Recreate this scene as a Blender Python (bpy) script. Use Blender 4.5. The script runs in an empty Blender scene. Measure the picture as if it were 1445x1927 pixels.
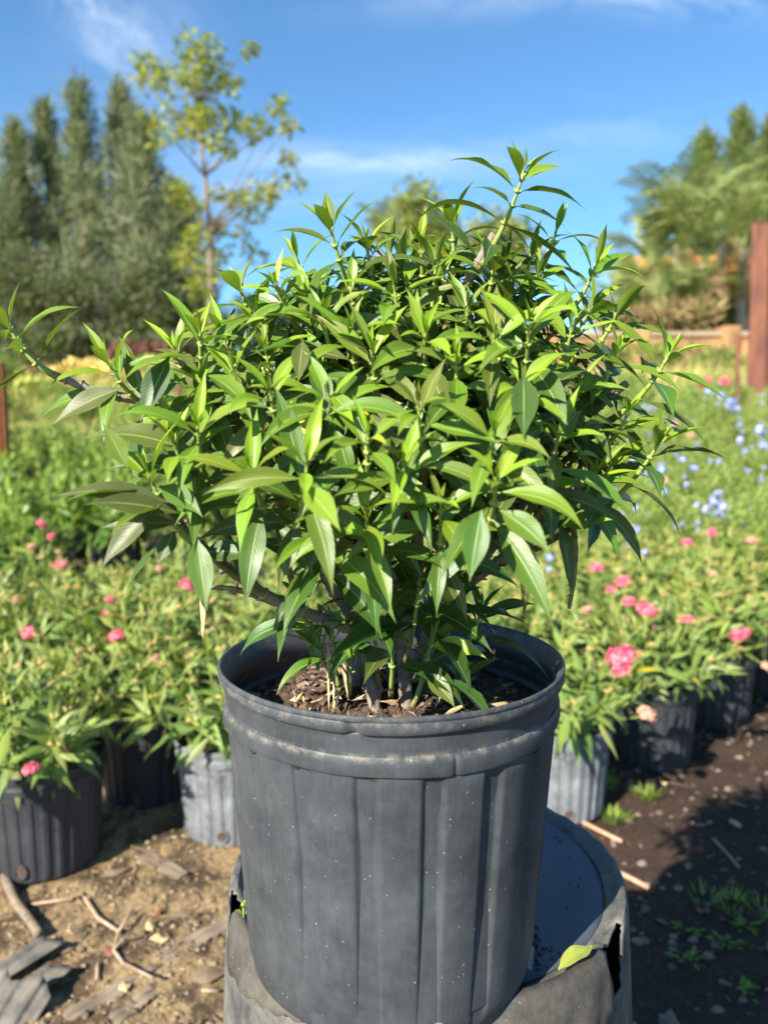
import bpy, math, random
import numpy as np
from mathutils import Vector
R = math.radians
random.seed(7)
rng = np.random.default_rng(7)
scene = bpy.context.scene
col = scene.collection

# ------------------------------------------------------------------ camera
PITCH = R(6.1); F = 1455.0; CX, CY = 722.5, 963.5; CAMZ = 0.98
cam_d = bpy.data.cameras.new("camera"); cam = bpy.data.objects.new("camera", cam_d); col.objects.link(cam)
cam.location = (0, 0, CAMZ); cam.rotation_euler = (math.pi/2 - PITCH, 0, 0)
cam_d.sensor_fit = 'VERTICAL'; cam_d.sensor_height = 36.0; cam_d.sensor_width = 27.0
cam_d.lens = F/1927.0*36.0
cam_d.clip_start = 0.02; cam_d.clip_end = 2000
cam_d.dof.use_dof = True; cam_d.dof.focus_distance = 0.60; cam_d.dof.aperture_fstop = 5.4
scene.camera = cam
scene.render.resolution_x = 767; scene.render.resolution_y = 1024

def at(px, py, Y):
    """world point on the ray through photo pixel (px,py), at world depth Y"""
    u = (px-CX)/F; v = (py-CY)/F
    dy = math.cos(PITCH) - v*math.sin(PITCH); dz = -math.sin(PITCH) - v*math.cos(PITCH)
    t = Y/dy
    return Vector((u*t, Y, CAMZ + dz*t))
def on_z(px, py, z=0.0):
    u = (px-CX)/F; v = (py-CY)/F
    dy = math.cos(PITCH) - v*math.sin(PITCH); dz = -math.sin(PITCH) - v*math.cos(PITCH)
    t = (z-CAMZ)/dz
    return Vector((u*t, dy*t, z))

# ------------------------------------------------------------------ light
AZ, EL = R(38), R(34)
S = Vector((-math.sin(AZ)*math.cos(EL), -math.cos(AZ)*math.cos(EL), math.sin(EL)))
sun_d = bpy.data.lights.new("sun", 'SUN'); sun = bpy.data.objects.new("sun", sun_d); col.objects.link(sun)
sun_d.energy = 5.0; sun_d.angle = R(0.53); sun_d.color = (1.0, 0.93, 0.80)
sun.rotation_euler = S.to_track_quat('Z', 'Y').to_euler()

world = bpy.data.worlds.new("World"); scene.world = world; world.use_nodes = True
nt = world.node_tree; nt.nodes.clear()
class NG:
    """tiny node helper"""
    def __init__(s, tree): s.t = tree
    def n(s, typ, ins=None, **props):
        nd = s.t.nodes.new(typ)
        for k, v in props.items(): setattr(nd, k, v)
        for k, v in (ins or {}).items():
            if isinstance(v, bpy.types.NodeSocket): s.t.links.new(v, nd.inputs[k])
            else: nd.inputs[k].default_value = v
        return nd
    def m(s, op, a, b=0.0, c=None, clamp=False):
        ins = {0: a, 1: b}
        if c is not None: ins[2] = c
        return s.n('ShaderNodeMath', ins, operation=op, use_clamp=clamp).outputs[0]
    def noise(s, vec, scale, detail=4, rough=0.55, dist=0.0):
        return s.n('ShaderNodeTexNoise', {'Vector': vec, 'Scale': scale, 'Detail': detail, 'Roughness': rough, 'Distortion': dist}).outputs[0]
    def ramp(s, fac, stops, interp='LINEAR'):
        nd = s.n('ShaderNodeValToRGB', {'Fac': fac}); cr = nd.color_ramp; cr.interpolation = interp
        while len(cr.elements) < len(stops): cr.elements.new(0.5)
        for e, (p, c) in zip(cr.elements, stops):
            e.position = p; e.color = (*c, 1) if len(c) == 3 else c
        return nd.outputs[0]
    def mix(s, fac, a, b, blend='MIX'):
        nd = s.t.nodes.new('ShaderNodeMix'); nd.data_type = 'RGBA'; nd.blend_type = blend
        for i, v in ((0, fac), (6, a), (7, b)):
            if isinstance(v, bpy.types.NodeSocket): s.t.links.new(v, nd.inputs[i])
            else: nd.inputs[i].default_value = v if i == 0 else (*v[:3], 1)
        return nd.outputs[2]
g = NG(nt)
sky = g.n('ShaderNodeTexSky', sky_type='NISHITA', sun_disc=False, sun_elevation=EL,
          sun_rotation=math.atan2(S.x, S.y), air_density=1.0, dust_density=0.25, ozone_density=2.6, altitude=0)
tc = g.n('ShaderNodeTexCoord'); sep = g.n('ShaderNodeSeparateXYZ', {0: tc.outputs['Generated']})
yy = g.m('MAXIMUM', g.m('ABSOLUTE', sep.outputs[1]), 0.05)
cu = g.m('DIVIDE', sep.outputs[0], yy); cv = g.m('DIVIDE', sep.outputs[2], yy)
def sky_uv(px, py):
    p = at(px, py, 1.0); return p.x, p.z-CAMZ
def gauss(px, py, sx, sy, rot, stretch, sc, lo, hi, amt):
    u0, v0 = sky_uv(px, py); c, s_ = math.cos(rot), math.sin(rot)
    du = g.m('SUBTRACT', cu, u0); dv = g.m('SUBTRACT', cv, v0)
    a = g.m('ADD', g.m('MULTIPLY', du, c), g.m('MULTIPLY', dv, s_))
    b = g.m('SUBTRACT', g.m('MULTIPLY', dv, c), g.m('MULTIPLY', du, s_))
    q = g.m('ADD', g.m('POWER', g.m('ABSOLUTE', g.m('DIVIDE', a, sx/F)), 2.0), g.m('POWER', g.m('ABSOLUTE', g.m('DIVIDE', b, sy/F)), 2.0))
    e = g.m('EXPONENT', g.m('MULTIPLY', q, -1.0))
    vec = g.n('ShaderNodeCombineXYZ', {0: g.m('MULTIPLY', a, 1.0/stretch), 1: b, 2: u0*7}).outputs[0]
    nz = g.n('ShaderNodeMapRange', {0: g.noise(vec, sc, 6, 0.62, 0.6), 1: lo, 2: hi}).outputs[0]
    return g.m('MULTIPLY', g.m('MULTIPLY', e, nz), amt)
cl = gauss(740, 302, 260, 26, 0, 5, 22, .36, .62, .50)
for args in ((640, 330, 330, 55, 0, 6, 20, .42, .70, .30), (200, 40, 60, 150, .55, .45, 16, .34, .66, .38), (260, 90, 120, 110, 2.3, 3, 14, .38, .7, .25),
             (1320, -8, 260, 36, -.05, 3, 18, .40, .70, .6), (950, -14, 220, 34, .1, 3, 18, .40, .72, .45), (30, 300, 200, 110, .1, 3, 9, .35, .7, .35),
             (1160, 240, 260, 40, .05, 6, 16, .42, .72, .25), (560, 380, 300, 40, 0, 6, 12, .40, .72, .30)):
    cl = g.m('ADD', cl, gauss(*args))
cl = g.m('MINIMUM', cl, 0.9)
skyc = g.mix(1.0, sky.outputs[0], (0.76, 1.14, 1.33), 'MULTIPLY')
cloudcol = g.mix(cl, skyc, (6.8, 7.8, 9.0))
bg = g.n('ShaderNodeBackground', {'Color': cloudcol, 'Strength': 0.068})
g.n('ShaderNodeOutputWorld', {'Surface': bg.outputs[0]})
vs = scene.view_settings; vs.view_transform = 'Standard'; vs.look = 'None'; vs.gamma = 1; vs.use_curve_mapping = False
vs.exposure = 1.28
scene.cycles.max_bounces = 8; scene.cycles.transparent_max_bounces = 8

# ------------------------------------------------------------------ materials
def mat(name):
    m = bpy.data.materials.new(name); m.use_nodes = True; m.node_tree.nodes.clear(); return m, NG(m.node_tree)
def finish(m, g, shader): g.n('ShaderNodeOutputMaterial', {'Surface': shader}); return m
def leaf_mat(name, old, young, alt, alt_amt=0.35, rough=0.38, trans=0.35, rib=1.0, yellow=0.0, spec=0.5):
    m, g = mat(name)
    geo = g.n('ShaderNodeNewGeometry'); rnd = geo.outputs['Random Per Island']
    age = g.n('ShaderNodeAttribute', attribute_name='age').outputs['Fac']
    uv = g.n('ShaderNodeUVMap', uv_map='UVMap').outputs[0]; sp = g.n('ShaderNodeSeparateXYZ', {0: uv})
    tcx = g.n('ShaderNodeTexCoord').outputs['Object']
    c = g.mix(age, old, young)
    f = g.n('ShaderNodeMapRange', {0: rnd, 1: 1-alt_amt, 2: 1.0}).outputs[0]
    c = g.mix(g.m('MULTIPLY', f, .8), c, alt)
    r2 = g.m('FRACT', g.m('MULTIPLY', rnd, 37.7))
    hs = g.n('ShaderNodeHueSaturation', {'Hue': g.m('ADD', .485, g.m('MULTIPLY', r2, .03)), 'Saturation': 1.0,
             'Value': g.m('ADD', .75, g.m('MULTIPLY', g.m('FRACT', g.m('MULTIPLY', rnd, 91.3)), .5)), 'Color': c})
    c = hs.outputs[0]
    nz = g.noise(tcx, 160, 3)
    c = g.mix(g.m('MULTIPLY', g.n('ShaderNodeMapRange', {0: nz, 1: .45, 2: .8}).outputs[0], .18), c, tuple(min(1, x*1.6+.02) for x in old))
    if yellow > 0:
        fy = g.m('GREATER_THAN', g.m('FRACT', g.m('MULTIPLY', rnd, 13.31)), 1-yellow)
        c = g.mix(g.m('MULTIPLY', fy, .85), c, (.62, .52, .04))
    bump_n = None
    if rib > 0:
        ax = g.m('ABSOLUTE', g.m('SUBTRACT', sp.outputs[0], .5))
        ribm = g.n('ShaderNodeMapRange', {0: ax, 1: .034, 2: .010}).outputs[0]
        # side veins
        vv = g.m('SINE', g.m('MULTIPLY', g.m('SUBTRACT', sp.outputs[1], g.m('MULTIPLY', ax, .42)), 95.0))
        vm = g.m('MULTIPLY', g.n('ShaderNodeMapRange', {0: vv, 1: .7, 2: 1.0}).outputs[0], .055)
        edge = g.n('ShaderNodeMapRange', {0: ax, 1: .475, 2: .5}).outputs[0]
        tot = g.m('MULTIPLY', g.m('MAXIMUM', g.m('MAXIMUM', g.m('MULTIPLY', ribm, .55), vm), g.m('MULTIPLY', edge, .25)), rib)
        c = g.mix(tot, c, (.42, .50, .16))
        tipm = g.m('MULTIPLY', g.n('ShaderNodeMapRange', {0: sp.outputs[1], 1: .93, 2: .98}).outputs[0], g.m('GREATER_THAN', g.m('FRACT', g.m('MULTIPLY', rnd, 57.1)), .45))
        c = g.mix(g.m('MULTIPLY', tipm, .8), c, (.16, .09, .05))
        bh = g.m('ADD', g.m('MULTIPLY', ribm, -1.0), g.m('MULTIPLY', vv, .12))
        bump_n = g.n('ShaderNodeBump', {'Height': bh, 'Strength': .25, 'Distance': .0005}).outputs[0]
    # underside is paler
    cb = g.mix(g.m('MULTIPLY', geo.outputs['Backfacing'], .30), c, (.14, .24, .06))
    ins = {'Base Color': cb, 'Roughness': g.m('ADD', rough, g.m('MULTIPLY', nz, .2)), 'Specular IOR Level': spec}
    if bump_n: ins['Normal'] = bump_n
    p = g.n('ShaderNodeBsdfPrincipled', ins)
    tcol = g.mix(.32, c, (.42, .62, .03))
    t = g.n('ShaderNodeBsdfTranslucent', {'Color': tcol})
    mx = g.n('ShaderNodeMixShader', {0: trans, 1: p.outputs[0], 2: t.outputs[0]})
    return finish(m, g, mx.outputs[0])
M = {}
M['shrub_leaf'] = leaf_mat('shrub_leaf', (.026, .078, .012), (.27, .41, .016), (.105, .100, .024), .38, .33, .22, 1.0, 0, .42)
M['pentas_leaf'] = leaf_mat('pentas_leaf', (.105, .185, .032), (.40, .43, .085), (.34, .31, .11), .35, .38, .28, .5, .01)
M['broad_leaf'] = leaf_mat('broad_leaf', (.065, .14, .018), (.34, .46, .05), (.26, .30, .08), .25, .34, .28, .4, 0)
M['small_leaf'] = leaf_mat('small_leaf', (.16, .25, .045), (.31, .38, .07), (.34, .33, .12), .4, .5, .30, 0, 0)
M['casuarina'] = leaf_mat('casuarina', (.12, .145, .085), (.27, .28, .16), (.20, .155, .13), .45, .75, .22, 0, 0, .15)
M['tree_leaf'] = leaf_mat('tree_leaf', (.15, .19, .03), (.42, .40, .03), (.36, .20, .04), .25, .5, .35, 0, 0, .3)
M['dark_tree'] = leaf_mat('dark_tree', (.040, .050, .026), (.09, .095, .045), (.15, .10, .08), .6, .6, .25, 0, 0, .3)
M['green_tree'] = leaf_mat('green_tree', (.075, .105, .03), (.19, .22, .06), (.15, .14, .06), .3, .6, .25, 0, 0, .3)
M['olive_tree'] = leaf_mat('olive_tree', (.16, .19, .055), (.34, .34, .08), (.22, .20, .09), .3, .6, .3, 0, 0, .3)
M['palm_leaf'] = leaf_mat('palm_leaf', (.17, .215, .075), (.38, .41, .14), (.33, .28, .12), .3, .5, .25, 0, 0, .35)
M['dry_palm'] = leaf_mat('dry_palm', (.27, .17, .085), (.36, .25, .12), (.18, .11, .06), .4, .8, .15, 0, 0, .1)
M['old_yellow'] = leaf_mat('old_yellow', (.50, .40, .02), (.58, .50, .04), (.55, .30, .02), .3, .4, .3, .5, 0)
M['grass'] = leaf_mat('grass', (.32, .31, .08), (.55, .48, .17), (.58, .46, .24), .4, .6, .3, 0, 0, .2)
M['fresh_grass'] = leaf_mat('fresh_grass', (.09, .15, .03), (.3, .42, .06), (.3, .3, .1), .3, .6, .3, 0, 0, .2)
M['yellow_leaf'] = leaf_mat('yellow_leaf', (.42, .44, .08), (.50, .50, .10), (.40, .40, .1), .2, .4, .25, .5, 0)

def simple(name, c1, c2, scale=8, rough=.6, lo=.35, hi=.65, bump=0, bscale=None, spec=.5, coord='Object', metallic=0, stretch=None, bdist=.01):
    m, g = mat(name); tcx = g.n('ShaderNodeTexCoord').outputs[coord]
    if stretch: tcx = g.n('ShaderNodeMapping', {'Vector': tcx, 'Scale': stretch}).outputs[0]
    nz = g.noise(tcx, scale, 6, .6)
    c = g.mix(g.n('ShaderNodeMapRange', {0: nz, 1: lo, 2: hi}).outputs[0], c1, c2)
    ins = {'Base Color': c, 'Roughness': rough, 'Specular IOR Level': spec, 'Metallic': metallic}
    if bump: ins['Normal'] = g.n('ShaderNodeBump', {'Height': g.noise(tcx, bscale or scale*2, 6, .65), 'Strength': bump, 'Distance': bdist}).outputs[0]
    return finish(m, g, g.n('ShaderNodeBsdfPrincipled', ins).outputs[0])
M['bark'] = simple('bark', (.17, .13, .10), (.28, .23, .18), 60, .85, bump=.6, bdist=.001)
M['green_stem'] = simple('green_stem', (.20, .28, .05), (.30, .36, .08), 40, .5)
M['knobby'] = simple('knobby', (.10, .085, .035), (.22, .21, .07), 90, .7, bump=.5, bdist=.001)
M['tree_bark'] = simple('tree_bark', (.14, .10, .08), (.28, .21, .17), 3, .9, bump=.6, bscale=9, bdist=.05)
M['pale_bark'] = simple('pale_bark', (.26, .20, .15), (.40, .31, .22), 3, .9, bump=.4, bscale=9, bdist=.05)
M['pot_soil'] = simple('pot_soil', (.030, .018, .012), (.13, .08, .055), 110, .95, bump=1, bscale=150, bdist=.004)
M['chip'] = simple('chip', (.13, .08, .055), (.32, .22, .15), 70, .9, bump=.3, bdist=.001)
M['dry_leaf'] = simple('dry_leaf', (.40, .27, .12), (.62, .48, .26), 60, .8)
M['rust'] = simple('rust', (.11, .042, .036), (.26, .095, .045), 7, .75, bump=.3, bdist=.01, stretch=(1, 1, .3))
M['rust_orange'] = simple('rust_orange', (.24, .08, .03), (.38, .14, .045), 5, .75)
M['orange_wall'] = simple('orange_wall', (.50, .27, .11), (.20, .10, .05), 1.9, .85, bump=.3, bscale=14, bdist=.02)
M['cream'] = simple('cream', (.40, .30, .20), (.28, .20, .13), 3, .85)
M['orange_roof'] = simple('orange_roof', (.72, .30, .05), (.60, .22, .04), 3, .7)
M['porch_shade'] = simple('porch_shade', (.03, .026, .022), (.06, .05, .04), 2, .9)  # porch shade put into the house wall colour
M['wood'] = simple('wood', (.13, .095, .065), (.27, .205, .14), 12, .85, bump=.4, bdist=.002, stretch=(1, 8, 8), coord='Object')
M['twig'] = simple('twig', (.26, .18, .12), (.48, .34, .24), 30, .85)
M['red_twig'] = simple('red_twig', (.42, .20, .12), (.55, .34, .22), 30, .8)
M['pebble'] = simple('pebble', (.15, .105, .062), (.34, .255, .155), 9, .8, bump=.3, bscale=200, bdist=.001)
M['dark_pebble'] = simple('dark_pebble', (.07, .05, .038), (.22, .16, .12), 9, .85)
M['pink'] = simple('pink', (.74, .06, .14), (.84, .16, .24), 60, .55, spec=.3)
def petal(name, a, b_, rough=.55):
    m, g = mat(name); rnd = g.n('ShaderNodeNewGeometry').outputs['Random Per Island']; c = g.mix(rnd, a, b_)
    return finish(m, g, g.n('ShaderNodeBsdfPrincipled', {'Base Color': c, 'Roughness': rough, 'Specular IOR Level': .3}).outputs[0])
M['pink'] = petal('pink', (.55, .02, .08), (.88, .27, .33))
M['pale_pink'] = simple('pale_pink', (.72, .30, .26), (.62, .38, .24), 60, .6, spec=.3)
M['bud'] = simple('bud', (.46, .40, .12), (.52, .34, .14), 60, .6)
M['blue'] = simple('blue', (.24, .27, .60), (.38, .42, .70), 30, .55, spec=.3)
M['blue'] = petal('blue', (.20, .24, .60), (.46, .50, .78))
M['yellow_flower'] = simple('yellow_flower', (.75, .50, .08), (.80, .60, .2), 30, .6)
M['red_leaf'] = simple('red_leaf', (.14, .035, .035), (.2, .08, .05), 10, .5)

def pot_mat(name, base, dust, dust_amt=.5, speck=True, rough=.42, zgrad=None):
    m, g = mat(name); ob = g.n('ShaderNodeTexCoord').outputs['Object']
    st = g.n('ShaderNodeMapping', {'Vector': ob, 'Scale': (1, 1, .06)}).outputs[0]
    n1 = g.noise(ob, 14, 7, .65); n2 = g.noise(st, 420, 3, .6); n3 = g.noise(ob, 70, 6, .7)
    streak = g.n('ShaderNodeMapRange', {0: n2, 1: .45, 2: .8}).outputs[0]
    f = g.m('ADD', g.m('MULTIPLY', g.n('ShaderNodeMapRange', {0: n1, 1: .36, 2: .72}).outputs[0], .6), g.m('MULTIPLY', streak, .16))
    f = g.m('MULTIPLY', g.m('ADD', f, g.m('MULTIPLY', g.m('SUBTRACT', n3, .5), .8)), dust_amt, clamp=True)
    c = g.mix(f, base, dust)
    if zgrad:   # dried mud left on the collar: real dirt lying between these heights
        sepz = g.n('ShaderNodeSeparateXYZ', {0: ob}).outputs[2]
        for (z0, z1, amt) in zgrad:
            mid = (z0+z1)/2; half = abs(z1-z0)/2
            q = g.m('SUBTRACT', 1.0, g.m('DIVIDE', g.m('ABSOLUTE', g.m('SUBTRACT', sepz, mid)), half), clamp=True)
            mm = g.m('MULTIPLY', q, g.n('ShaderNodeMapRange', {0: g.noise(ob, 95, 8, .75), 1: .46, 2: .66}).outputs[0])
            c = g.mix(g.m('MULTIPLY', mm, amt), c, (.34, .29, .22))
    if speck:
        vo = g.n('ShaderNodeTexVoronoi', {'Vector': ob, 'Scale': 260.0, 'Randomness': 1.0})
        sepc = g.n('ShaderNodeSeparateColor', {0: vo.outputs['Color']})
        d = g.m('LESS_THAN', vo.outputs['Distance'], g.m('MULTIPLY', g.m('SUBTRACT', sepc.outputs[0], .80), 1.0))
        c = g.mix(g.m('MULTIPLY', d, .4), c, (.42, .41, .37))
    scr = g.noise(g.n('ShaderNodeMapping', {'Vector': ob, 'Scale': (1, 1, .03), 'Rotation': (.1, .05, 0)}).outputs[0], 900, 2, .5)
    bmp = g.n('ShaderNodeBump', {'Height': g.m('ADD', g.m('MULTIPLY', g.noise(ob, 520, 4, .6), .7), g.m('MULTIPLY', scr, .5)), 'Strength': .22, 'Distance': .0005}).outputs[0]
    p = g.n('ShaderNodeBsdfPrincipled', {'Base Color': c, 'Roughness': g.m('ADD', rough, g.m('MULTIPLY', f, .4)), 'Normal': bmp, 'Specular IOR Level': .35})
    return finish(m, g, p.outputs[0])
M['pot'] = pot_mat('pot', (.036, .041, .047), (.125, .138, .150), .62, True, .44,
                   zgrad=[(.2560, .2390, .4), (.2270, .2190, .6)])
M['bucket'] = pot_mat('bucket', (.050, .052, .056), (.27, .25, .205), 1.1, True, .5)
M['flap'] = pot_mat('flap', (.050, .045, .040), (.17, .15, .12), 1.0, True, .7)
M['shard'] = pot_mat('shard', (.07, .065, .055), (.24, .21, .17), 1.2, False, .7)
M['bucket_top'] = pot_mat('bucket_top', (.050, .060, .080), (.145, .165, .20), .6, True, .48)
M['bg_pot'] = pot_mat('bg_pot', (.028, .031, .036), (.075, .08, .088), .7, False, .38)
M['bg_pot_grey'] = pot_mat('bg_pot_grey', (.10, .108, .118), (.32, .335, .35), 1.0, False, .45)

# ------------------------------------------------------------------ mesh helpers
def link(name, me, parent=None, mats=()):
    o = bpy.data.objects.new(name, me); col.objects.link(o)
    for m in mats: me.materials.append(m)
    if parent: o.parent = parent
    return o
def tag(o, label=None, cat=None, group=None, kind=None):
    if label: o['label'] = label
    if cat: o['category'] = cat
    if group: o['group'] = group
    if kind: o['kind'] = kind
    return o
def empty(name, loc, rz=0):
    o = bpy.data.objects.new(name, None); col.objects.link(o); o.location = loc; o.rotation_euler = (0, 0, rz); o.empty_display_size = .1
    return o
def copy_tree(o, parent=None):
    c = o.copy(); col.objects.link(c); c.parent = parent
    for ch in list(o.children): copy_tree(ch, c)
    return c

class MB:
    def __init__(s): s.v = []; s.f = []; s.n = 0; s.sm = []
    def add(s, verts, faces, smooth=True):
        s.v.extend([tuple(p) for p in verts]); k = s.n
        s.f.extend([tuple(i+k for i in f) for f in faces]); s.sm.extend([smooth]*len(faces)); s.n += len(verts)
    def tube(s, pts, rad, seg=8, caps=True):
        pts = [Vector(p) for p in pts]; n = len(pts)
        if not hasattr(rad, '__len__'): rad = [rad]*n
        vs_ = []; ref = None
        for i, p in enumerate(pts):
            d = (pts[min(i+1, n-1)] - pts[max(i-1, 0)]).normalized()
            if ref is None: ref = d.orthogonal().normalized()
            a = (ref - d*ref.dot(d)).normalized(); ref = a; b = d.cross(a)
            for k in range(seg):
                t = 2*math.pi*k/seg; vs_.append(p + (a*math.cos(t)+b*math.sin(t))*rad[i])
        fs = [(i*seg+k, i*seg+(k+1) % seg, (i+1)*seg+(k+1) % seg, (i+1)*seg+k) for i in range(n-1) for k in range(seg)]
        if caps: fs += [tuple(range(seg))[::-1], tuple((n-1)*seg+k for k in range(seg))]
        s.add(vs_, fs)
    def box(s, c, size, rot=None):
        x, y, z = [q/2 for q in size]; c = Vector(c)
        vs_ = [Vector((a*x, b*y, d*z)) for a in (-1, 1) for b in (-1, 1) for d in (-1, 1)]
        if rot is not None: vs_ = [rot @ q for q in vs_]
        s.add([c+q for q in vs_], [(0, 1, 3, 2), (4, 6, 7, 5), (0, 4, 5, 1), (2, 3, 7, 6), (0, 2, 6, 4), (1, 5, 7, 3)], False)
    def lathe(s, prof, seg, fun=None, center=(0, 0, 0), a0=0, a1=2*math.pi, skip=None):
        full = abs(a1-a0-2*math.pi) < 1e-6; nn = seg if full else seg+1
        vs_ = []
        for j, (r, z) in enumerate(prof):
            for i in range(nn):
                t = a0+(a1-a0)*i/seg
                rr, zz = fun(t, r, z, j) if fun else (r, z)
                vs_.append((center[0]+rr*math.cos(t), center[1]+rr*math.sin(t), center[2]+zz))
        fs = []
        for j in range(len(prof)-1):
            for i in range(seg):
                i2 = (i+1) % nn
                if skip and skip(a0+(a1-a0)*(i+.5)/seg, j): continue
                fs.append((j*nn+i, (j+1)*nn+i, (j+1)*nn+i2, j*nn+i2))
        s.add(vs_, fs)
    def build(s, name, m, parent=None, sharp=0):
        me = bpy.data.meshes.new(name); me.from_pydata(s.v, [], s.f); me.update()
        me.polygons.foreach_set('use_smooth', s.sm)
        if sharp: me.set_sharp_from_angle(angle=R(sharp))
        return link(name, me, parent, [m])

PROF_T = np.array([0, .05, .12, .22, .34, .45, .57, .69, .80, .90, 1.0])
PROF_W = np.array([.07, .10, .36, .72, .96, 1.0, .88, .63, .34, .12, .0])
class Leaves:
    """collects leaves; each leaf is a folded, arching blade with a UV and an age"""
    def __init__(s, nl=11, nw=5): s.nl = nl; s.nw = nw; s.V = []; s.A = []
        # per-leaf arrays
    def add(s, base, d, w, L, W, droop=1.0, fold=.35, age=0.0, wave=.0, twist=0.0, curl=0.0):
        nl, nw = s.nl, s.nw
        ts = np.linspace(0, 1, nl); ws = np.interp(ts, PROF_T, PROF_W)*W*.5
        d = np.array(d, float); w = np.array(w, float); d /= np.linalg.norm(d)
        w = w - d*w.dot(d); w /= (np.linalg.norm(w)+1e-9)
        p = np.array(base, float); g_ = np.array((0, 0, -1.0)); out = np.zeros((nl, nw, 3)); xs = np.linspace(-1, 1, nw)
        dt = L/(nl-1); ph = random.uniform(0, 6.28)
        for i in range(nl):
            n = np.cross(w, d)
            wi = ws[i]
            if twist:
                a = twist*ts[i]; w2 = w*math.cos(a)+n*math.sin(a); n2 = -w*math.sin(a)+n*math.cos(a)
            else: w2, n2 = w, n
            f = fold*(1-.5*ts[i])
            off = np.abs(xs)*wi*f
            if wave: off = off + wave*wi*np.abs(xs)*np.sin(ts[i]*14+ph+xs*1.5)
            out[i] = p + np.outer(xs*wi*math.sqrt(max(.2, 1-f*f*.5)), w2) + np.outer(off, n2)
            p = p + d*dt
            d = d + g_*droop*(.25+1.5*ts[i])/(nl-1) + n*curl/(nl-1); d /= np.linalg.norm(d)
            w = w - d*w.dot(d); w /= (np.linalg.norm(w)+1e-9)
        s.V.append(out.reshape(-1, 3)); s.A.append(age)
    def arrays(s):
        n = len(s.V); nl, nw = s.nl, s.nw; V = np.concatenate(s.V)
        q = []
        for i in range(nl-1):
            for j in range(nw-1): q.append((i*nw+j, i*nw+j+1, (i+1)*nw+j+1, (i+1)*nw+j))
        q = np.array(q); Fq = (q[None]+(np.arange(n)*nl*nw)[:, None, None]).reshape(-1, 4)
        uvt = np.stack(np.meshgrid(np.linspace(0, 1, nw), np.linspace(0, 1, nl)), -1).reshape(-1, 2)
        UV = np.tile(uvt, (n, 1)); A = np.repeat(np.array(s.A, float), nl*nw)
        return V, Fq, UV, A
    def build(s, name, m, parent=None):
        V, Fq, UV, A = s.arrays(); return quad_mesh(name, V, Fq, m, parent, UV, A)
def quad_mesh(name, V, Fq, m, parent=None, UV=None, A=None, smooth=True):
    me = bpy.data.meshes.new(name); nf = len(Fq); k = Fq.shape[1]
    me.vertices.add(len(V)); me.vertices.foreach_set('co', np.asarray(V, dtype=np.float32).ravel())
    me.loops.add(nf*k); me.loops.foreach_set('vertex_index', Fq.astype(np.int32).ravel())
    me.polygons.add(nf); me.polygons.foreach_set('loop_start', np.arange(0, nf*k, k, dtype=np.int32))
    me.polygons.foreach_set('use_smooth', np.full(nf, smooth))
    if UV is not None:
        l = me.uv_layers.new(name='UVMap'); l.data.foreach_set('uv', UV[Fq.ravel()].astype(np.float32).ravel())
    if A is not None:
        a = me.attributes.new('age', 'FLOAT', 'POINT'); a.data.foreach_set('value', A.astype(np.float32))
    me.update(calc_edges=True); me.validate()
    return link(name, me, parent, [m])

def blades(pts, dirs, L, W, age=None):
    """numpy: many simple diamond blades (4 verts) -> V, F, UV, A"""
    n = len(pts); d = dirs/np.linalg.norm(dirs, axis=1, keepdims=True)
    r = rng.normal(size=(n, 3)); w = np.cross(d, r); w /= np.linalg.norm(w, axis=1, keepdims=True)
    L = np.broadcast_to(L, (n,))[:, None]; W = np.broadcast_to(W, (n,))[:, None]
    V = np.stack([pts, pts+d*L*.45+w*W*.5, pts+d*L, pts+d*L*.45-w*W*.5], 1).reshape(-1, 3)
    Fq = np.arange(n*4).reshape(-1, 4)
    UV = np.tile(np.array([[.5, 0], [1, .5], [.5, 1], [0, .5]]), (n, 1))
    A = np.repeat(age if age is not None else rng.random(n), 4)
    return V, Fq, UV, A
def blade_obj(name, parts, m, parent=None):
    Vs, Fs, Us, As, k = [], [], [], [], 0
    for V, Fq, U, A in parts: Vs.append(V); Fs.append(Fq+k); Us.append(U); As.append(A); k += len(V)
    return quad_mesh(name, np.concatenate(Vs), np.concatenate(Fs), m, parent, np.concatenate(Us), np.concatenate(As), False)
def clump(c, rad, n, L, W, up=0.0, hollow=.35, shell=True):
    u = rng.normal(size=(n, 3)); u /= np.linalg.norm(u, axis=1, keepdims=True)
    r = (hollow+(1-hollow)*rng.random(n)**.6) if shell else rng.random(n)**.4
    pts = np.array(c)+u*r[:, None]*np.array(rad)
    d = rng.normal(size=(n, 3))*.7+u*.7+np.array([0, 0, up])
    return blades(pts, d, L*(.6+.8*rng.random(n)), W*(.6+.8*rng.random(n)))

def bez(a, b, c, n=8):
    a, b, c = Vector(a), Vector(b), Vector(c)
    return [a*(1-t)**2 + b*2*t*(1-t) + c*t*t for t in [i/(n-1) for i in range(n)]]

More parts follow.
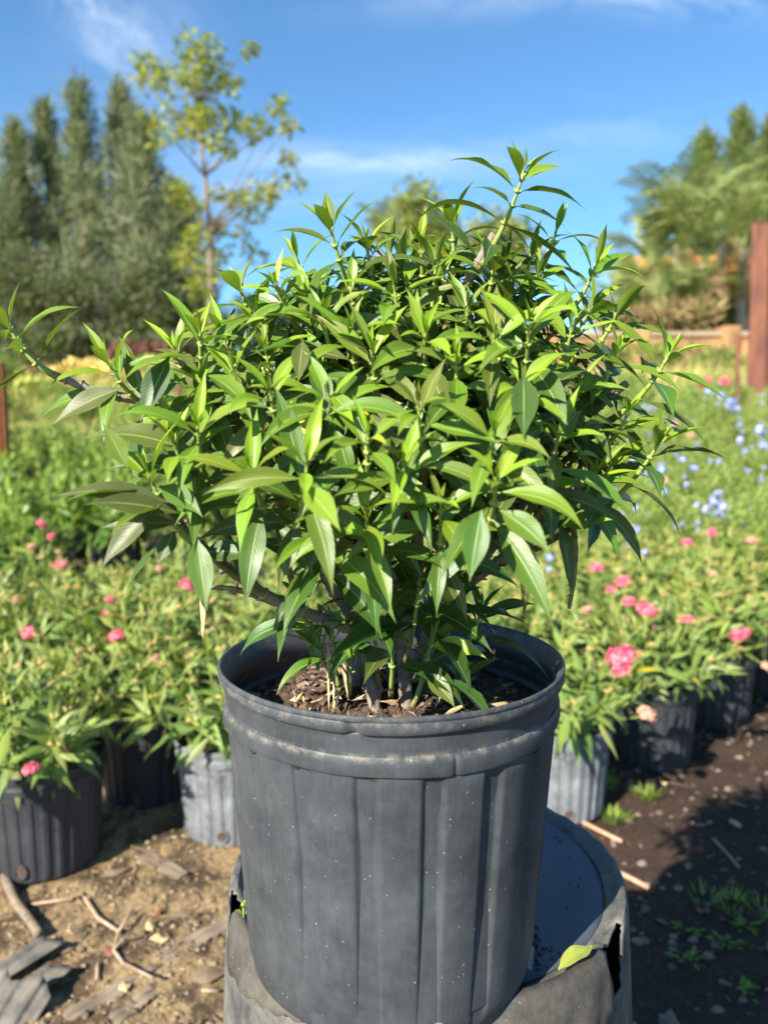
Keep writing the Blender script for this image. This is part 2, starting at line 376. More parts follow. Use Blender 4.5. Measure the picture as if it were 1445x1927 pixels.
# ------------------------------------------------------------------ terrain
def ground_z(x, y):
    t = min(1, max(0, (y-3.2)/9.0)); z = 1.72*t*t*(3-2*t)
    return z
def ground_height(x, y):
    z = ground_z(x, y)
    if y < 4: z += .006*math.sin(x*9+y*4)+.005*math.sin(x*17-y*13)+.004*math.sin(y*31+x*5)
    return z
def ground():
    ys = list(np.arange(-3, .4, .3))+list(np.arange(.4, 3.2, .02))+list(np.arange(3.2, 14, .2))+[15, 17, 20, 25, 32, 40, 60, 100, 200, 500]
    xs = [-500, -200, -80, -40, -20, -12, -8, -6, -4.5, -3.5]+list(np.arange(-3, 3.01, .03))+[3.5, 4.5, 6, 8, 12, 20, 40, 80, 200, 500]
    rs = np.random.default_rng(3); V = []
    for y in ys:
        for x in xs:
            z = ground_height(x, y)
            if y < 3.3 and abs(x) < 3: z += rs.normal()*.0022
            V.append((x, y, z))
    nx = len(xs); Fq = np.array([(j*nx+i, j*nx+i+1, (j+1)*nx+i+1, (j+1)*nx+i) for j in range(len(ys)-1) for i in range(nx-1)])
    m, g = mat('soil_ground'); ob = g.n('ShaderNodeTexCoord').outputs['Object']; sp = g.n('ShaderNodeSeparateXYZ', {0: ob})
    big = g.noise(ob, 2.6, 5, .6); med = g.noise(ob, 11, 6, .65, .5); fine = g.noise(ob, 90, 5, .7)
    st = g.n('ShaderNodeMapping', {'Vector': ob, 'Scale': (9, 2.2, 1), 'Rotation': (0, 0, .9)}).outputs[0]
    streak = g.noise(st, 1.6, 5, .6, .7)
    sand = g.mix(g.n('ShaderNodeMapRange', {0: fine, 1: .35, 2: .7}).outputs[0], (.20, .135, .070), (.46, .33, .17))
    dirt = g.mix(g.n('ShaderNodeMapRange', {0: fine, 1: .35, 2: .75}).outputs[0], (.065, .042, .025), (.15, .105, .064))
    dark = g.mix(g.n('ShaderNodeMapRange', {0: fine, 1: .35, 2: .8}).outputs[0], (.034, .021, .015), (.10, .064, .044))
    fs = g.n('ShaderNodeMapRange', {0: g.m('ADD', g.m('MULTIPLY', med, .55), g.m('MULTIPLY', streak, .45)), 1: .47, 2: .55}).outputs[0]
    left = g.mix(fs, sand, dirt)
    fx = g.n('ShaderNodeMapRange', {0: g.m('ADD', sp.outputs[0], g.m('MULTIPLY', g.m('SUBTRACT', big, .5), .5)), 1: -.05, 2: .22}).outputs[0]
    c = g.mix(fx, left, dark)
    # grassy far ground
    fg = g.n('ShaderNodeMapRange', {0: sp.outputs[1], 1: 4.5, 2: 7.0}).outputs[0]
    gr = g.mix(g.n('ShaderNodeMapRange', {0: med, 1: .4, 2: .65}).outputs[0], (.24, .25, .09), (.36, .29, .14))
    c = g.mix(fg, c, gr)
    bmp = g.n('ShaderNodeBump', {'Height': g.m('ADD', g.m('MULTIPLY', med, 1.2), fine), 'Strength': .8, 'Distance': .012}).outputs[0]
    finish(m, g, g.n('ShaderNodeBsdfPrincipled', {'Base Color': c, 'Roughness': .95, 'Normal': bmp, 'Specular IOR Level': .2}).outputs[0])
    o = quad_mesh('ground', np.array(V), Fq, m); tag(o, kind='structure')
ground()

# ------------------------------------------------------------------ pots
def flute(N, depth, duty=.62, edge=.07, phase=0.0):
    def f(t):
        q = ((t+phase)/(2*math.pi)*N) % 1.0
        # raised panel for q<duty, soft edges
        a = min(1, q/edge) if q < duty else 0
        if q < duty: a = min(a, min(1, (duty-q)/edge))
        a = a*a*(3-2*a)
        return -depth*(1-a)
    return f
PX, PY_, PZ = 0.0062, 0.620, 0.5425   # base of the near pot
def near_pot(parent):
    H = .245
    fl0 = flute(18, .0030, .80, .11, phase=R(16))
    def fl(t):
        q = ((t+R(16))/(2*math.pi)*18) % 1.0
        return fl0(t)+(.0010*math.sin(min(1, q/.8)*math.pi) if q < .8 else 0)
    prof = [(.001, .0), (.100, .0), (.1125, .0015), (.1165, .006), (.1180, .014)]
    for i in range(1, 24): t = i/23; prof.append((.1180+.0140*t, .014+t*(.192)))
    nb = len(prof)
    prof += [(.1328, .2090), (.1342, .2098), (.1353, .2102), (.1358, .2120), (.1359, .2175), (.1356, .2218), (.1347, .2236), (.1334, .2242), (.1337, .2290), (.1341, .2350), (.1344, .2392),
             (.1352, .2398), (.1377, .2405), (.1387, .2425), (.1390, .2450), (.1388, .2476), (.1383, .2487), (.1389, .2493), (.1392, .2512), (.1387, .2526), (.1376, .2531), (.1364, .2526), (.1356, .2512), (.1350, .2490)]
    no = len(prof)
    prof += [(.1326, .2450), (.1319, .2400), (.1312, .2390), (.1312, .2260), (.1334, .2230), (.1335, .2120), (.1306, .2090), (.1290, .1900), (.1240, .14), (.119, .02)]
    def fun(t, r, z, j):
        if 3 <= j < nb:
            k = min(1, (z-.006)/.02)*min(1, (.209-z)/.004); r += fl(t)*max(0, k)
        if j >= nb:
            dz = .0007*math.sin(t*2+.7)+.0002*math.sin(t*5+2)
            if nb <= j <= nb+6: dz += .0010*math.sin(t*3.1+1.1)+.0003*math.sin(t*11)   # the sagging collar
            if nb+10 < j <= nb+13: dz += .0014*max(0, math.sin(t*2.0+.4))**2-.0004*math.sin(t*7)
            z += dz
            r += .0010*math.sin(2*t+.5)
        # a dent in the lip, front left
        dd = math.exp(-((t-4.52)/.035)**2)
        if nb+11 <= j <= nb+15: r -= .0022*dd; z += .0012*dd
        dd = math.exp(-((t-5.03)/.012)**2)
        if nb+1 <= j <= nb+6: r -= .0015*dd
        return r, z
    b = MB(); b.lathe(prof, 576, fun)
    o = b.build('pot', M['pot'], parent, 38); o['label'] = 'tall dusty black fluted plastic pot with rolled rim'
    # torn drain holes low on the front
    for (t, sx, sy) in ((R(-95), .0095, .006), (R(-76), .008, .005), (R(-20), .009, .006)):
        h = MB(); c = Vector((math.cos(t)*.1176, math.sin(t)*.1176, .0135)); tx = Vector((-math.sin(t), math.cos(t), 0))
        k = 26; vs_ = [c+Vector((math.cos(t), math.sin(t), 0))*.0009]
        for i in range(k):
            a = 2*math.pi*i/k; rr = 1+.22*math.sin(3*a+t)+.12*random.uniform(-1, 1)
            vs_.append(c + tx*math.cos(a)*sx*rr + Vector((0, 0, math.sin(a)*sy*rr)) + Vector((math.cos(t), math.sin(t), 0))*(.0009+.0001*random.random()))
        h.add(vs_, [(0, 1+i, 1+(i+1) % k) for i in range(k)])
        ho = h.build('drain_hole', M['pot_soil'], o)
        rg = MB(); rg.tube([v for v in vs_[1:]]+[vs_[1]], .0009, 5, False); rg.build('torn_edge', M['bg_pot_grey'], ho)
    # soil
    s = MB(); rs = np.random.default_rng(5); nr, na = 60, 150; vs_ = []
    hN = {}
    def soil_h(x, y):
        r = math.hypot(x, y)
        return .212 + .011*math.exp(-(((x+.015)/.055)**2+((y-.02)/.06)**2)) - .004*(r/.13) + .003*math.sin(x*160+y*60)*math.sin(y*140)+.002*math.sin(x*310)*math.cos(y*270)
    for i in range(nr+1):
        r = .1325*i/nr
        for k in range(na):
            t = 2*math.pi*k/na; x, y = r*math.cos(t), r*math.sin(t)
            vs_.append((x, y, soil_h(x, y)+rs.normal()*.0012*(1 if i else 0)))
    s.add(vs_, [(i*na+k, (i+1)*na+k, (i+1)*na+(k+1) % na, i*na+(k+1) % na) for i in range(nr) for k in range(na)])
    so = s.build('soil', M['pot_soil'], parent)
    # bark chips and root scraps mixed in the soil
    ch = MB()
    for i in range(520):
        r = .125*math.sqrt(random.random()); t = random.uniform(0, 6.28); x, y = r*math.cos(t), r*math.sin(t); z = soil_h(x, y)+.001
        d = Vector((random.gauss(0, 1), random.gauss(0, 1), random.gauss(0, .35))).normalized(); L = random.uniform(.003, .013)
        if random.random() < .5:
            ch.tube([Vector((x, y, z))-d*L*.5, Vector((x, y, z+random.uniform(0, .0015))), Vector((x, y, z))+d*L*.6], [random.uniform(.0004, .001)]*3, 4)
        else:
            from mathutils import Euler
            rot = Euler((random.gauss(0, .4), random.gauss(0, .4), random.uniform(0, 3.1))).to_matrix()
            ch.box((x, y, z), (L*.8, L*.45, .0015), rot)
    cc = ch.build('bark_chips', M['chip'], so); cc['kind'] = 'stuff'
    return soil_h

shrub = empty('potted_shrub', (PX, PY_, PZ))
tag(shrub, 'large leafy green shrub in a tall dusty black pot, standing on the upturned bucket', 'potted plant')
soil_h = near_pot(shrub)
O = Vector((PX, PY_, PZ))

# ------------------------------------------------------------------ shrub
SL = Leaves(13, 5)
stem_parts = []     # (pts, radii, kind)
knots = MB(); greens = MB()
def rot_about(v, axis, a):
    v = Vector(v); axis = Vector(axis)
    return v*math.cos(a)+axis.cross(v)*math.sin(a)+axis*axis.dot(v)*(1-math.cos(a))
def shoot(T, B, ctrl=None, pairs=7, size=1.0, seed=None, spread=1.0, young=1.0, rot=None, inner=False, stemr=.0022):
    """a leafy shoot: tip T, attachment B (world) - opposite, crossed leaf pairs"""
    T = Vector(T)-O; B = Vector(B)-O
    if ctrl is None:
        ctrl = B.lerp(T, .5)+Vector((0, 0, -.012))
        ctrl = ctrl + Vector(((T-B).x*.12, (T-B).y*.12, 0))
    else: ctrl = Vector(ctrl)-O
    pts = bez(B, ctrl, T, 14)
    # arc-length from the tip
    rev = pts[::-1]; cum = [0]
    for i in range(1, len(rev)): cum.append(cum[-1]+(rev[i]-rev[i-1]).length)
    total = cum[-1]
    def pos(s_):
        s_ = min(s_, total*.999)
        for i in range(1, len(cum)):
            if cum[i] >= s_:
                f = (s_-cum[i-1])/(cum[i]-cum[i-1]+1e-9); return rev[i-1].lerp(rev[i], f), (rev[i-1]-rev[i]).normalized()
    rad = [stemr*1.35-(stemr*1.35-.0009)*i/13 for i in range(14)]
    # green near tip, woody below
    k = max(3, 14-int(14*min(1, .06/max(total, .01)))-1)
    greens.tube(pts[k-1:], rad[k-1:], 7)
    if k > 1: knots.tube(pts[:k], rad[:k], 7)
    phi = rot if rot is not None else random.uniform(0, math.pi)
    s_ = .0015; inter = [.0015, .004, .007, .012, .016, .019, .019, .019, .018, .018, .018]
    Ls = [.018, .036, .050, .062, .068, .070, .069, .066, .060, .055, .05]
    els = [10, 27, 46, 60, 68, 73, 77, 80, 82, 84, 85]
    ages = [1.0, .95, .75, .45, .24, .12, .06, .03, 0, 0, 0]
    for i in range(pairs):
        p, ax = pos(s_)
        if s_ > total*.96: break
        if s_ > .012:   # swollen node
            rr = .0019+.0002*i; (knots if s_ > .06 else greens).tube([p-ax*.0012, p, p+ax*.0012], [rr*.8, rr*1.12, rr*.8], 7)
        perp = ax.orthogonal().normalized()
        base_dir = rot_about(perp, ax, phi+i*math.pi/2+random.gauss(0, .18))
        for sgn in (0, 1):
            if i > 4 and random.random() < (.06+.04*(i-4)): continue
            sd = rot_about(base_dir, ax, math.pi*sgn+random.gauss(0, .12))
            e = R(els[min(i, 10)]*spread+random.gauss(0, 8))
            d = (ax*math.cos(e)+sd*math.sin(e)).normalized()
            wv = ax.cross(sd).normalized()
            # n = w x d must point to the axis side (upper surface)
            if wv.cross(d).dot(ax) < 0: wv = -wv
            L = Ls[min(i, 10)]*size*random.uniform(.82, 1.22)
            W = L*random.uniform(.205, .27)*(1.0 if i > 1 else .85)
            droop = (.1, .4, .85, 1.0, 1.05, 1.05, 1.0, 1.0, 1.0, 1.0, 1.0)[min(i, 10)]*random.uniform(.5, 1.5)
            twist = random.gauss(0, .35) if i > 2 else random.gauss(0, .12)
            # petiole
            p1 = p+d*.0035; greens.tube([p, p1], [.0011, .0008], 5, False)
            SL.add(p+d*.003, d, wv, L, W, droop, random.uniform(.25, .6) if i > 1 else .75, ages[min(i, 10)]*young*random.uniform(.75, 1.15),
                   random.uniform(0, .12), twist, random.uniform(-.25, .1) if i > 1 else -.2)
        s_ += inter[min(i, 10)]*random.uniform(.75, 1.2)*(.55+.45*size)

# main woody framework: (points in world from pixels & depth)
def W3(*a): return at(*a)
base = [Vector((PX-.012, PY_-.03, PZ+.21)), Vector((PX+.012, PY_-.02, PZ+.21)), Vector((PX-.03, PY_+.01, PZ+.212)), Vector((PX+.03, PY_+.015, PZ+.208)), Vector((PX+.0, PY_+.03, PZ+.212))]
hubs = []
def limb(pts, r0, r1, knobs=True, n=22):
    """smooth woody limb through world points"""
    P = [Vector(p) for p in pts]; out = []
    m_ = len(P)
    for i in range(m_-1):
        p0 = P[max(i-1, 0)]; p1 = P[i]; p2 = P[i+1]; p3 = P[min(i+2, m_-1)]
        for k in range(8):
            t = k/8; out.append(.5*((2*p1)+(-p0+p2)*t+(2*p0-5*p1+4*p2-p3)*t*t+(-p0+3*p1-3*p2+p3)*t*t*t))
    out.append(P[-1]); nn = len(out)
    b = MB(); rads = [r0+(r1-r0)*i/(nn-1) for i in range(nn)]
    rads = [r*(1+.07*math.sin(i*2.3)) for i, r in enumerate(rads)]
    b.tube([p-O for p in out], rads, 10)
    if knobs:
        for i in range(4, nn-1, 3):
            d = (out[i+1]-out[i]).normalized(); r = rads[i]
            b.tube([out[i]-O-d*.0012, out[i]-O, out[i]-O+d*.0012], [r*1.0, r*1.28, r*1.0], 8)
            if random.random() < .6:
                q = d.orthogonal().normalized(); q = rot_about(q, d, random.uniform(0, 6.28)); c = out[i]-O
                b.tube([c, c+q*(r+.0025), c+q*(r+.004)+d*.001], [r*.4, r*.3, .0004], 5)
    o = b.build('branch', M['bark'] if r0 > .0035 else M['knobby'], shrub)
    return out
L1 = limb([base[0], at(690, 1240, .60), at(668, 1190, .59), at(610, 1165, .57), at(520, 1130, .545), at(430, 1070, .52), at(350, 1000, .50), at(305, 930, .49)], .0052, .0030)
limb([at(395, 1105, .545), at(455, 1112, .54), at(560, 1150, .56)], .0016, .0030)
L2 = limb([base[0]+Vector((0, .004, 0)), at(690, 1230, .605), at(655, 1150, .60), at(620, 1100, .59), at(575, 1000, .57), at(540, 900, .555)], .0055, .0032)
L3 = limb([base[2], at(680, 1180, .64), at(640, 1060, .63), at(520, 900, .61), at(400, 800, .59), at(310, 762, .575), at(200, 742, .565), at(120, 712, .56)], .0055, .0030)
L4 = limb([base[1], at(760, 1200, .61), at(780, 1100, .60), at(790, 960, .59), at(800, 850, .59), at(790, 700, .60)], .0058, .0032)
L5 = limb([base[3], at(800, 1200, .63), at(870, 1110, .62), at(960, 1040, .60), at(1050, 975, .58), at(1130, 930, .565)], .0055, .0030)
L6 = limb([base[4], at(745, 1150, .66), at(740, 980, .66), at(780, 800, .65), at(830, 620, .62), at(880, 530, .59), at(930, 440, .575)], .0060, .0030)
L7 = limb([base[3]+Vector((.004, .01, 0)), at(850, 1150, .66), at(960, 980, .65), at(1050, 850, .63), at(1110, 780, .60), at(1180, 720, .585)], .0058, .0028)
L8 = limb([base[2]+Vector((-.01, .01, 0)), at(690, 1120, .68), at(640, 900, .68), at(600, 700, .65), at(610, 600, .62)], .0055, .0030)
limb([at(1078, 990, .575), at(1082, 1040, .573), at(1078, 1100, .573), at(1070, 1145, .575)], .0026, .0013)   # dead hanging stub
# pale pruned stub on the right
b = MB(); b.tube([at(1010, 975, .575)-O, at(1062, 925, .56)-O, at(1100, 905, .55)-O], [.004, .0042, .004], 10); b.build('branch', M['twig'], shrub)

hub_pts = [p for L in (L1[16:], L2[14:], L3[14:], L4[14:], L5[16:], L6[14:], L7[14:], L8[14:]) for p in L]
def nearest_hub(T):
    c = Vector((PX, PY_+.01, PZ+.36)); best = None; bd = 9
    for p in hub_pts:
        if (p-c).length > (T-c).length-.01: continue
        d = (p-T).length
        d2 = abs(d-.075)+.5*max(0, p.z-T.z)
        if d2 < bd: bd = d2; best = p
    return best if best is not None else c
# visible shoots, read off the photograph: px, py, Y, base px, base py, base Y, pairs, size, rot
TIPS = [
 (985, 305, .560, 880, 530, .59, 8, 1.12, .1), (622, 408, .565, 690, 600, .60, 8, 1.05, .15), (15, 590, .545, 120, 712, .56, 7, 1.05, .4),
 (208, 668, .540, 300, 770, .575, 5, 1.15, .8), (376, 612, .520, 385, 840, .56, 8, 1.08, .6), (280, 872, .480, 380, 1030, .50, 9, 1.15, .3),
 (372, 785, .485, 385, 900, .53, 7, 1.1, .7), (578, 850, .440, 560, 990, .52, 8, 1.05, .2), (692, 800, .450, 690, 960, .53, 7, 1.0, .9),
 (520, 520, .560, 590, 640, .60, 7, .95, .5), (742, 520, .540, 770, 680, .58, 7, 1.05, .75), (788, 745, .455, 800, 880, .52, 7, 1.0, .1),
 (930, 795, .450, 900, 920, .52, 7, 1.0, .5), (935, 880, .440, 910, 1010, .51, 8, 1.05, .0), (995, 590, .500, 985, 760, .56, 8, 1.08, .35),
 (1258, 648, .560, 1130, 800, .60, 8, 1.1, .2), (1240, 812, .545, 1080, 990, .58, 9, 1.08, .25), (792, 440, .600, 800, 560, .63, 7, 1.0, .6),
 (850, 395, .620, 860, 520, .63, 7, 1.0, .1), (1045, 418, .610, 980, 560, .63, 7, 1.05, .7), (1112, 560, .600, 1020, 660, .62, 7, 1.0, .4),
 (480, 575, .575, 540, 680, .60, 7, 1.0, .2), (610, 580, .530, 640, 700, .57, 6, .95, .9), (1075, 600, .560, 1030, 740, .60, 7, 1.0, .8),
 (440, 680, .510, 470, 800, .55, 7, 1.0, .4), (510, 720, .490, 540, 850, .55, 7, 1.0, .1), (620, 730, .480, 650, 860, .54, 6, .95, .3),
 (860, 660, .490, 850, 800, .55, 7, 1.0, .7), (880, 560, .530, 870, 680, .58, 7, 1.0, .3), (700, 640, .500, 720, 780, .55, 7, 1.0, .0),
 (1090, 700, .540, 1040, 830, .58, 7, 1.0, .5), (1160, 640, .575, 1090, 760, .60, 6, 1.0, .1), (1050, 800, .500, 1010, 930, .55, 7, 1.0, .6),
 (560, 470, .600, 620, 590, .62, 6, .9, .8), (690, 440, .600, 720, 570, .62, 7, .95, .4), (930, 480, .580, 900, 600, .61, 6, 1.0, .2),
 (1010, 500, .590, 960, 620, .62, 7, 1.0, .9), (660, 520, .560, 680, 650, .60, 6, .95, .1), (470, 860, .470, 520, 980, .53, 7, 1.0, .6),
 (690, 950, .460, 700, 1070, .54, 7, 1.0, .3), (830, 930, .460, 830, 1060, .53, 7, 1.0, .8), (1120, 870, .540, 1040, 970, .58, 7, 1.0, .4),
 (600, 960, .480, 620, 1090, .55, 7, 1.05, .5), (760, 850, .450, 770, 960, .52, 6, .95, .2), (380, 700, .530, 430, 800, .57, 6, 1.0, .3),
 (980, 700, .480, 960, 840, .54, 6, 1.0, .9), (800, 610, .500, 800, 740, .56, 6, 1.0, .4), (1180, 760, .560, 1100, 860, .59, 6, 1.0, .5),
 (450, 520, .585, 530, 640, .60, 7, 1.0, .3), (420, 610, .560, 480, 720, .59, 7, 1.0, .7), (580, 540, .560, 620, 650, .60, 7, 1.0, .2), (500, 640, .545, 540, 760, .58, 7, 1.0, .6), (330, 640, .545, 390, 740, .58, 6, 1.0, .1), (1120, 480, .60, 1050, 600, .62, 7, 1.0, .6), (1160, 570, .59, 1080, 680, .61, 7, 1.0, .3), (660, 600, .52, 680, 720, .56, 7, 1.0, .5), (930, 610, .50, 920, 740, .55, 7, 1.0, .8), (1150, 850, .55, 1080, 950, .58, 7, 1.0, .1), (330, 820, .49, 390, 930, .53, 7, 1.0, .4),
]
for k, (x, y, Y, bx, by, bY, n, sz, ro) in enumerate(TIPS):
    shoot(at(x, y+20, Y), at(bx, by, bY), None, n+1, sz*.80, rot=ro*math.pi, stemr=.0023, spread=1.15)
    # small connector to the nearest limb
    B = at(bx, by, bY); h = nearest_hub(B)
    if (h-B).length > .004: knots.tube([p-O for p in bez(h, h.lerp(B, .5)+Vector((0, 0, -.006)), B, 6)], [.0028, .0027, .0026, .0026, .0025, .0028], 7)
# shoots of the back and the inside
cen = Vector((PX+.004, PY_+.015, PZ+.455))
cnt = 0
while cnt < 165:
    u = Vector((random.gauss(0, 1), random.gauss(0, 1), random.gauss(0, 1))).normalized()
    if u.z < -.55: continue
    rr = random.uniform(.55, .95)
    if u.y < -.3: rr = random.uniform(.40, .72)
    T = cen+Vector((u.x*.175*rr, u.y*.165*rr, u.z*.150*rr + (.02 if u.x > 0 else -.005)))
    h = nearest_hub(T); out = (T-cen).normalized()
    B = T-(out*.5+Vector((0, 0, .7))).normalized()*random.uniform(.06, .09)
    shoot(T, B, None, random.choice((6, 7, 8)), random.uniform(.55, .80), young=random.uniform(.2, .9))
    knots.tube([p-O for p in bez(h, h.lerp(B, .5)+Vector((0, 0, -.008)), B, 6)], .0022, 6)
    cnt += 1
# drooping older leaves under the crown
for i in range(100):
    a = random.uniform(0, 2*math.pi); rr = random.uniform(.25, 1.0)
    p = cen+Vector((math.cos(a)*.15*rr, math.sin(a)*.14*rr, random.uniform(-.125, -.02)+(.05*rr)))
    out = Vector((math.cos(a), math.sin(a), random.uniform(-.5, .3))).normalized(); w = out.cross(Vector((0, 0, 1))).normalized()
    if w.cross(out).z < 0: w = -w
    p = p-O
    L = random.uniform(.036, .060)
    SL.add(p, out, w, L, L*random.uniform(.24, .31), random.uniform(.6, 1.7), random.uniform(.2, .5), random.uniform(0, .15), .05, random.gauss(0, .5), 0)
# low shoots in the pot
for (x, y, Y, bx, by, bY, n, sz, yg) in ((625, 1190, .585, 640, 1300, .60, 5, .75, .8), (815, 1180, .58, 775, 1330, .57, 6, .95, .6), (700, 1110, .57, 715, 1300, .60, 6, .9, .1),
      (740, 1170, .56, 735, 1310, .59, 6, .8, .2), (840, 1100, .56, 780, 1280, .60, 6, .95, .1), (600, 1205, .60, 640, 1290, .61, 4, .7, .9), (870, 1270, .60, 850, 1330, .61, 4, .8, .5),
      (660, 1240, .59, 655, 1310, .60, 4, .6, .9), (790, 1090, .54, 760, 1250, .60, 6, 1.0, .1), (905, 1150, .62, 840, 1260, .63, 6, .9, .2), (560, 1130, .58, 600, 1180, .60, 5, .9, .3)):
    shoot(at(x, y, Y), at(bx, by, bY), None, n, sz, young=yg, stemr=.0018)
# named single leaves: long hanging ones in front (px base -> direction)
def single(px, py, Y, tx, ty, tY, W=.017, age=.15, droop=.5, twist=0, fold=.3):
    a = at(px, py, Y)-O; bb = at(tx, ty, tY)-O; d = (bb-a); L = d.length*1.05; d.normalize()
    d0 = (d+Vector((0, 0, droop*.45))).normalized()
    v = Vector((0, -1, .6)); w = d0.cross(v).normalized()
    if w.cross(d0).dot(v) < 0: w = -w
    SL.add(a, d0, w, L, W*.80, droop, fold, age, .04, twist, 0)
for s_ in ((985, 705, .47, 985, 825, .44, .021, .02, .2), (570, 915, .43, 636, 1005, .40, .018, .42, .4), (370, 1010, .475, 388, 1145, .46, .020, .15, .2),
           (940, 960, .43, 1025, 1050, .41, .019, .18, .6), (905, 960, .43, 885, 1090, .42, .019, .1, .3), 
           (570, 640, .50, 562, 720, .48, .015, .1, .3), (300, 950, .47, 205, 1075, .46, .019, .1, .6),
           (320, 670, .50, 270, 790, .49, .022, .02, .3), (230, 730, .53, 112, 805, .52, .021, .05, .5), 
           (810, 1215, .56, 912, 1255, .54, .018, .75, .9), (800, 1265, .56, 850, 1335, .545, .017, .35, .6),
           (600, 690, .49, 615, 780, .48, .016, .05, .3), (1060, 990, .55, 1150, 985, .53, .017, .5, .5),
           (700, 1160, .57, 742, 1200, .55, .012, .1, .5), (585, 1180, .60, 600, 1265, .59, .013, .5, .3), (1000, 1000, .56, 985, 1160, .56, .014, 0, .1), ):
    single(*s_)
for s_ in ((318, 945, .475, 112, 955, .46, .017, .1, .7), (335, 965, .475, 162, 962, .45, .018, .05, .5), (340, 985, .475, 195, 1000, .48, .015, .05, .3), (300, 915, .48, 375, 985, .46, .018, .15, .7), (330, 1000, .48, 300, 1060, .47, .015, .05, .2), (380, 1040, .50, 480, 1060, .49, .019, .02, .6), (400, 960, .49, 500, 925, .47, .016, .1, .8), (240, 880, .47, 195, 800, .47, .015, .5, .2)):
    single(*s_)
SL.build('leaves', M['shrub_leaf'], shrub)
greens.build('green_stems', M['green_stem'], shrub)
knots.build('woody_stems', M['knobby'], shrub)
YB = Leaves(11, 5)
for (x, y, Y, tx, ty, tY, W) in ((548, 755, .52, 575, 800, .505, .020), (700, 765, .53, 690, 800, .52, .014), (850, 495, .60, 820, 470, .59, .010), (860, 1060, .57, 845, 1120, .56, .018), (345, 1, .5, 345, 1, .5, 0), (755, 665, .53, 725, 670, .52, .012), (1080, 660, .575, 1060, 690, .56, .012)):
    if W == 0: continue
    a = at(x, y, Y)-O; bb = at(tx, ty, tY)-O; d = bb-a; YB.add(a, d, d.cross(Vector((0, -1, .5))), max(.026, d.length*1.4), W, .4, .4, .5, .1, random.gauss(0, .4), 0)
yb = YB.build('yellowed_leaves', M['old_yellow'], shrub); yb['label'] = 'few old leaves turned yellow inside the crown'
# withered curled leaf hanging under the left branch, dry ones on the soil
DL = Leaves(11, 5)
def dry(p, q, W, droop=.2, tw=1.5):
    d = (Vector(q)-Vector(p)); DL.add(Vector(p)-O, d, d.orthogonal(), d.length*1.1, W, droop, .9, .5, .2, tw, .2)
dry(at(375, 1110, .50), at(378, 1195, .495), .007, .1, 2.5)
dry(at(372, 1108, .50), at(384, 1170, .497), .005, .1, 2)
for (a, b_, c_, d_) in ((615, 1210, 612, 1325), (628, 1225, 622, 1320), (560, 1300, 572, 1325), (545, 1318, 570, 1300), (830, 1290, 815, 1330), (640, 1240, 650, 1310)):
    dry(at(a, b_, .585), at(c_, d_, .58), .008, .1, 1.5)
for i in range(26):
    r = .085*math.sqrt(random.random()); t = random.uniform(0, 6.28); x, y = r*math.cos(t), r*math.sin(t)
    p = O+Vector((x, y, soil_h(x, y)+.004)); dry(p, p+Vector((random.gauss(0, .02), random.gauss(0, .02), random.uniform(-.002, .012))), random.uniform(.004, .009), 0, random.gauss(0, 1))
DL.build('dry_leaves', M['dry_leaf'], shrub)

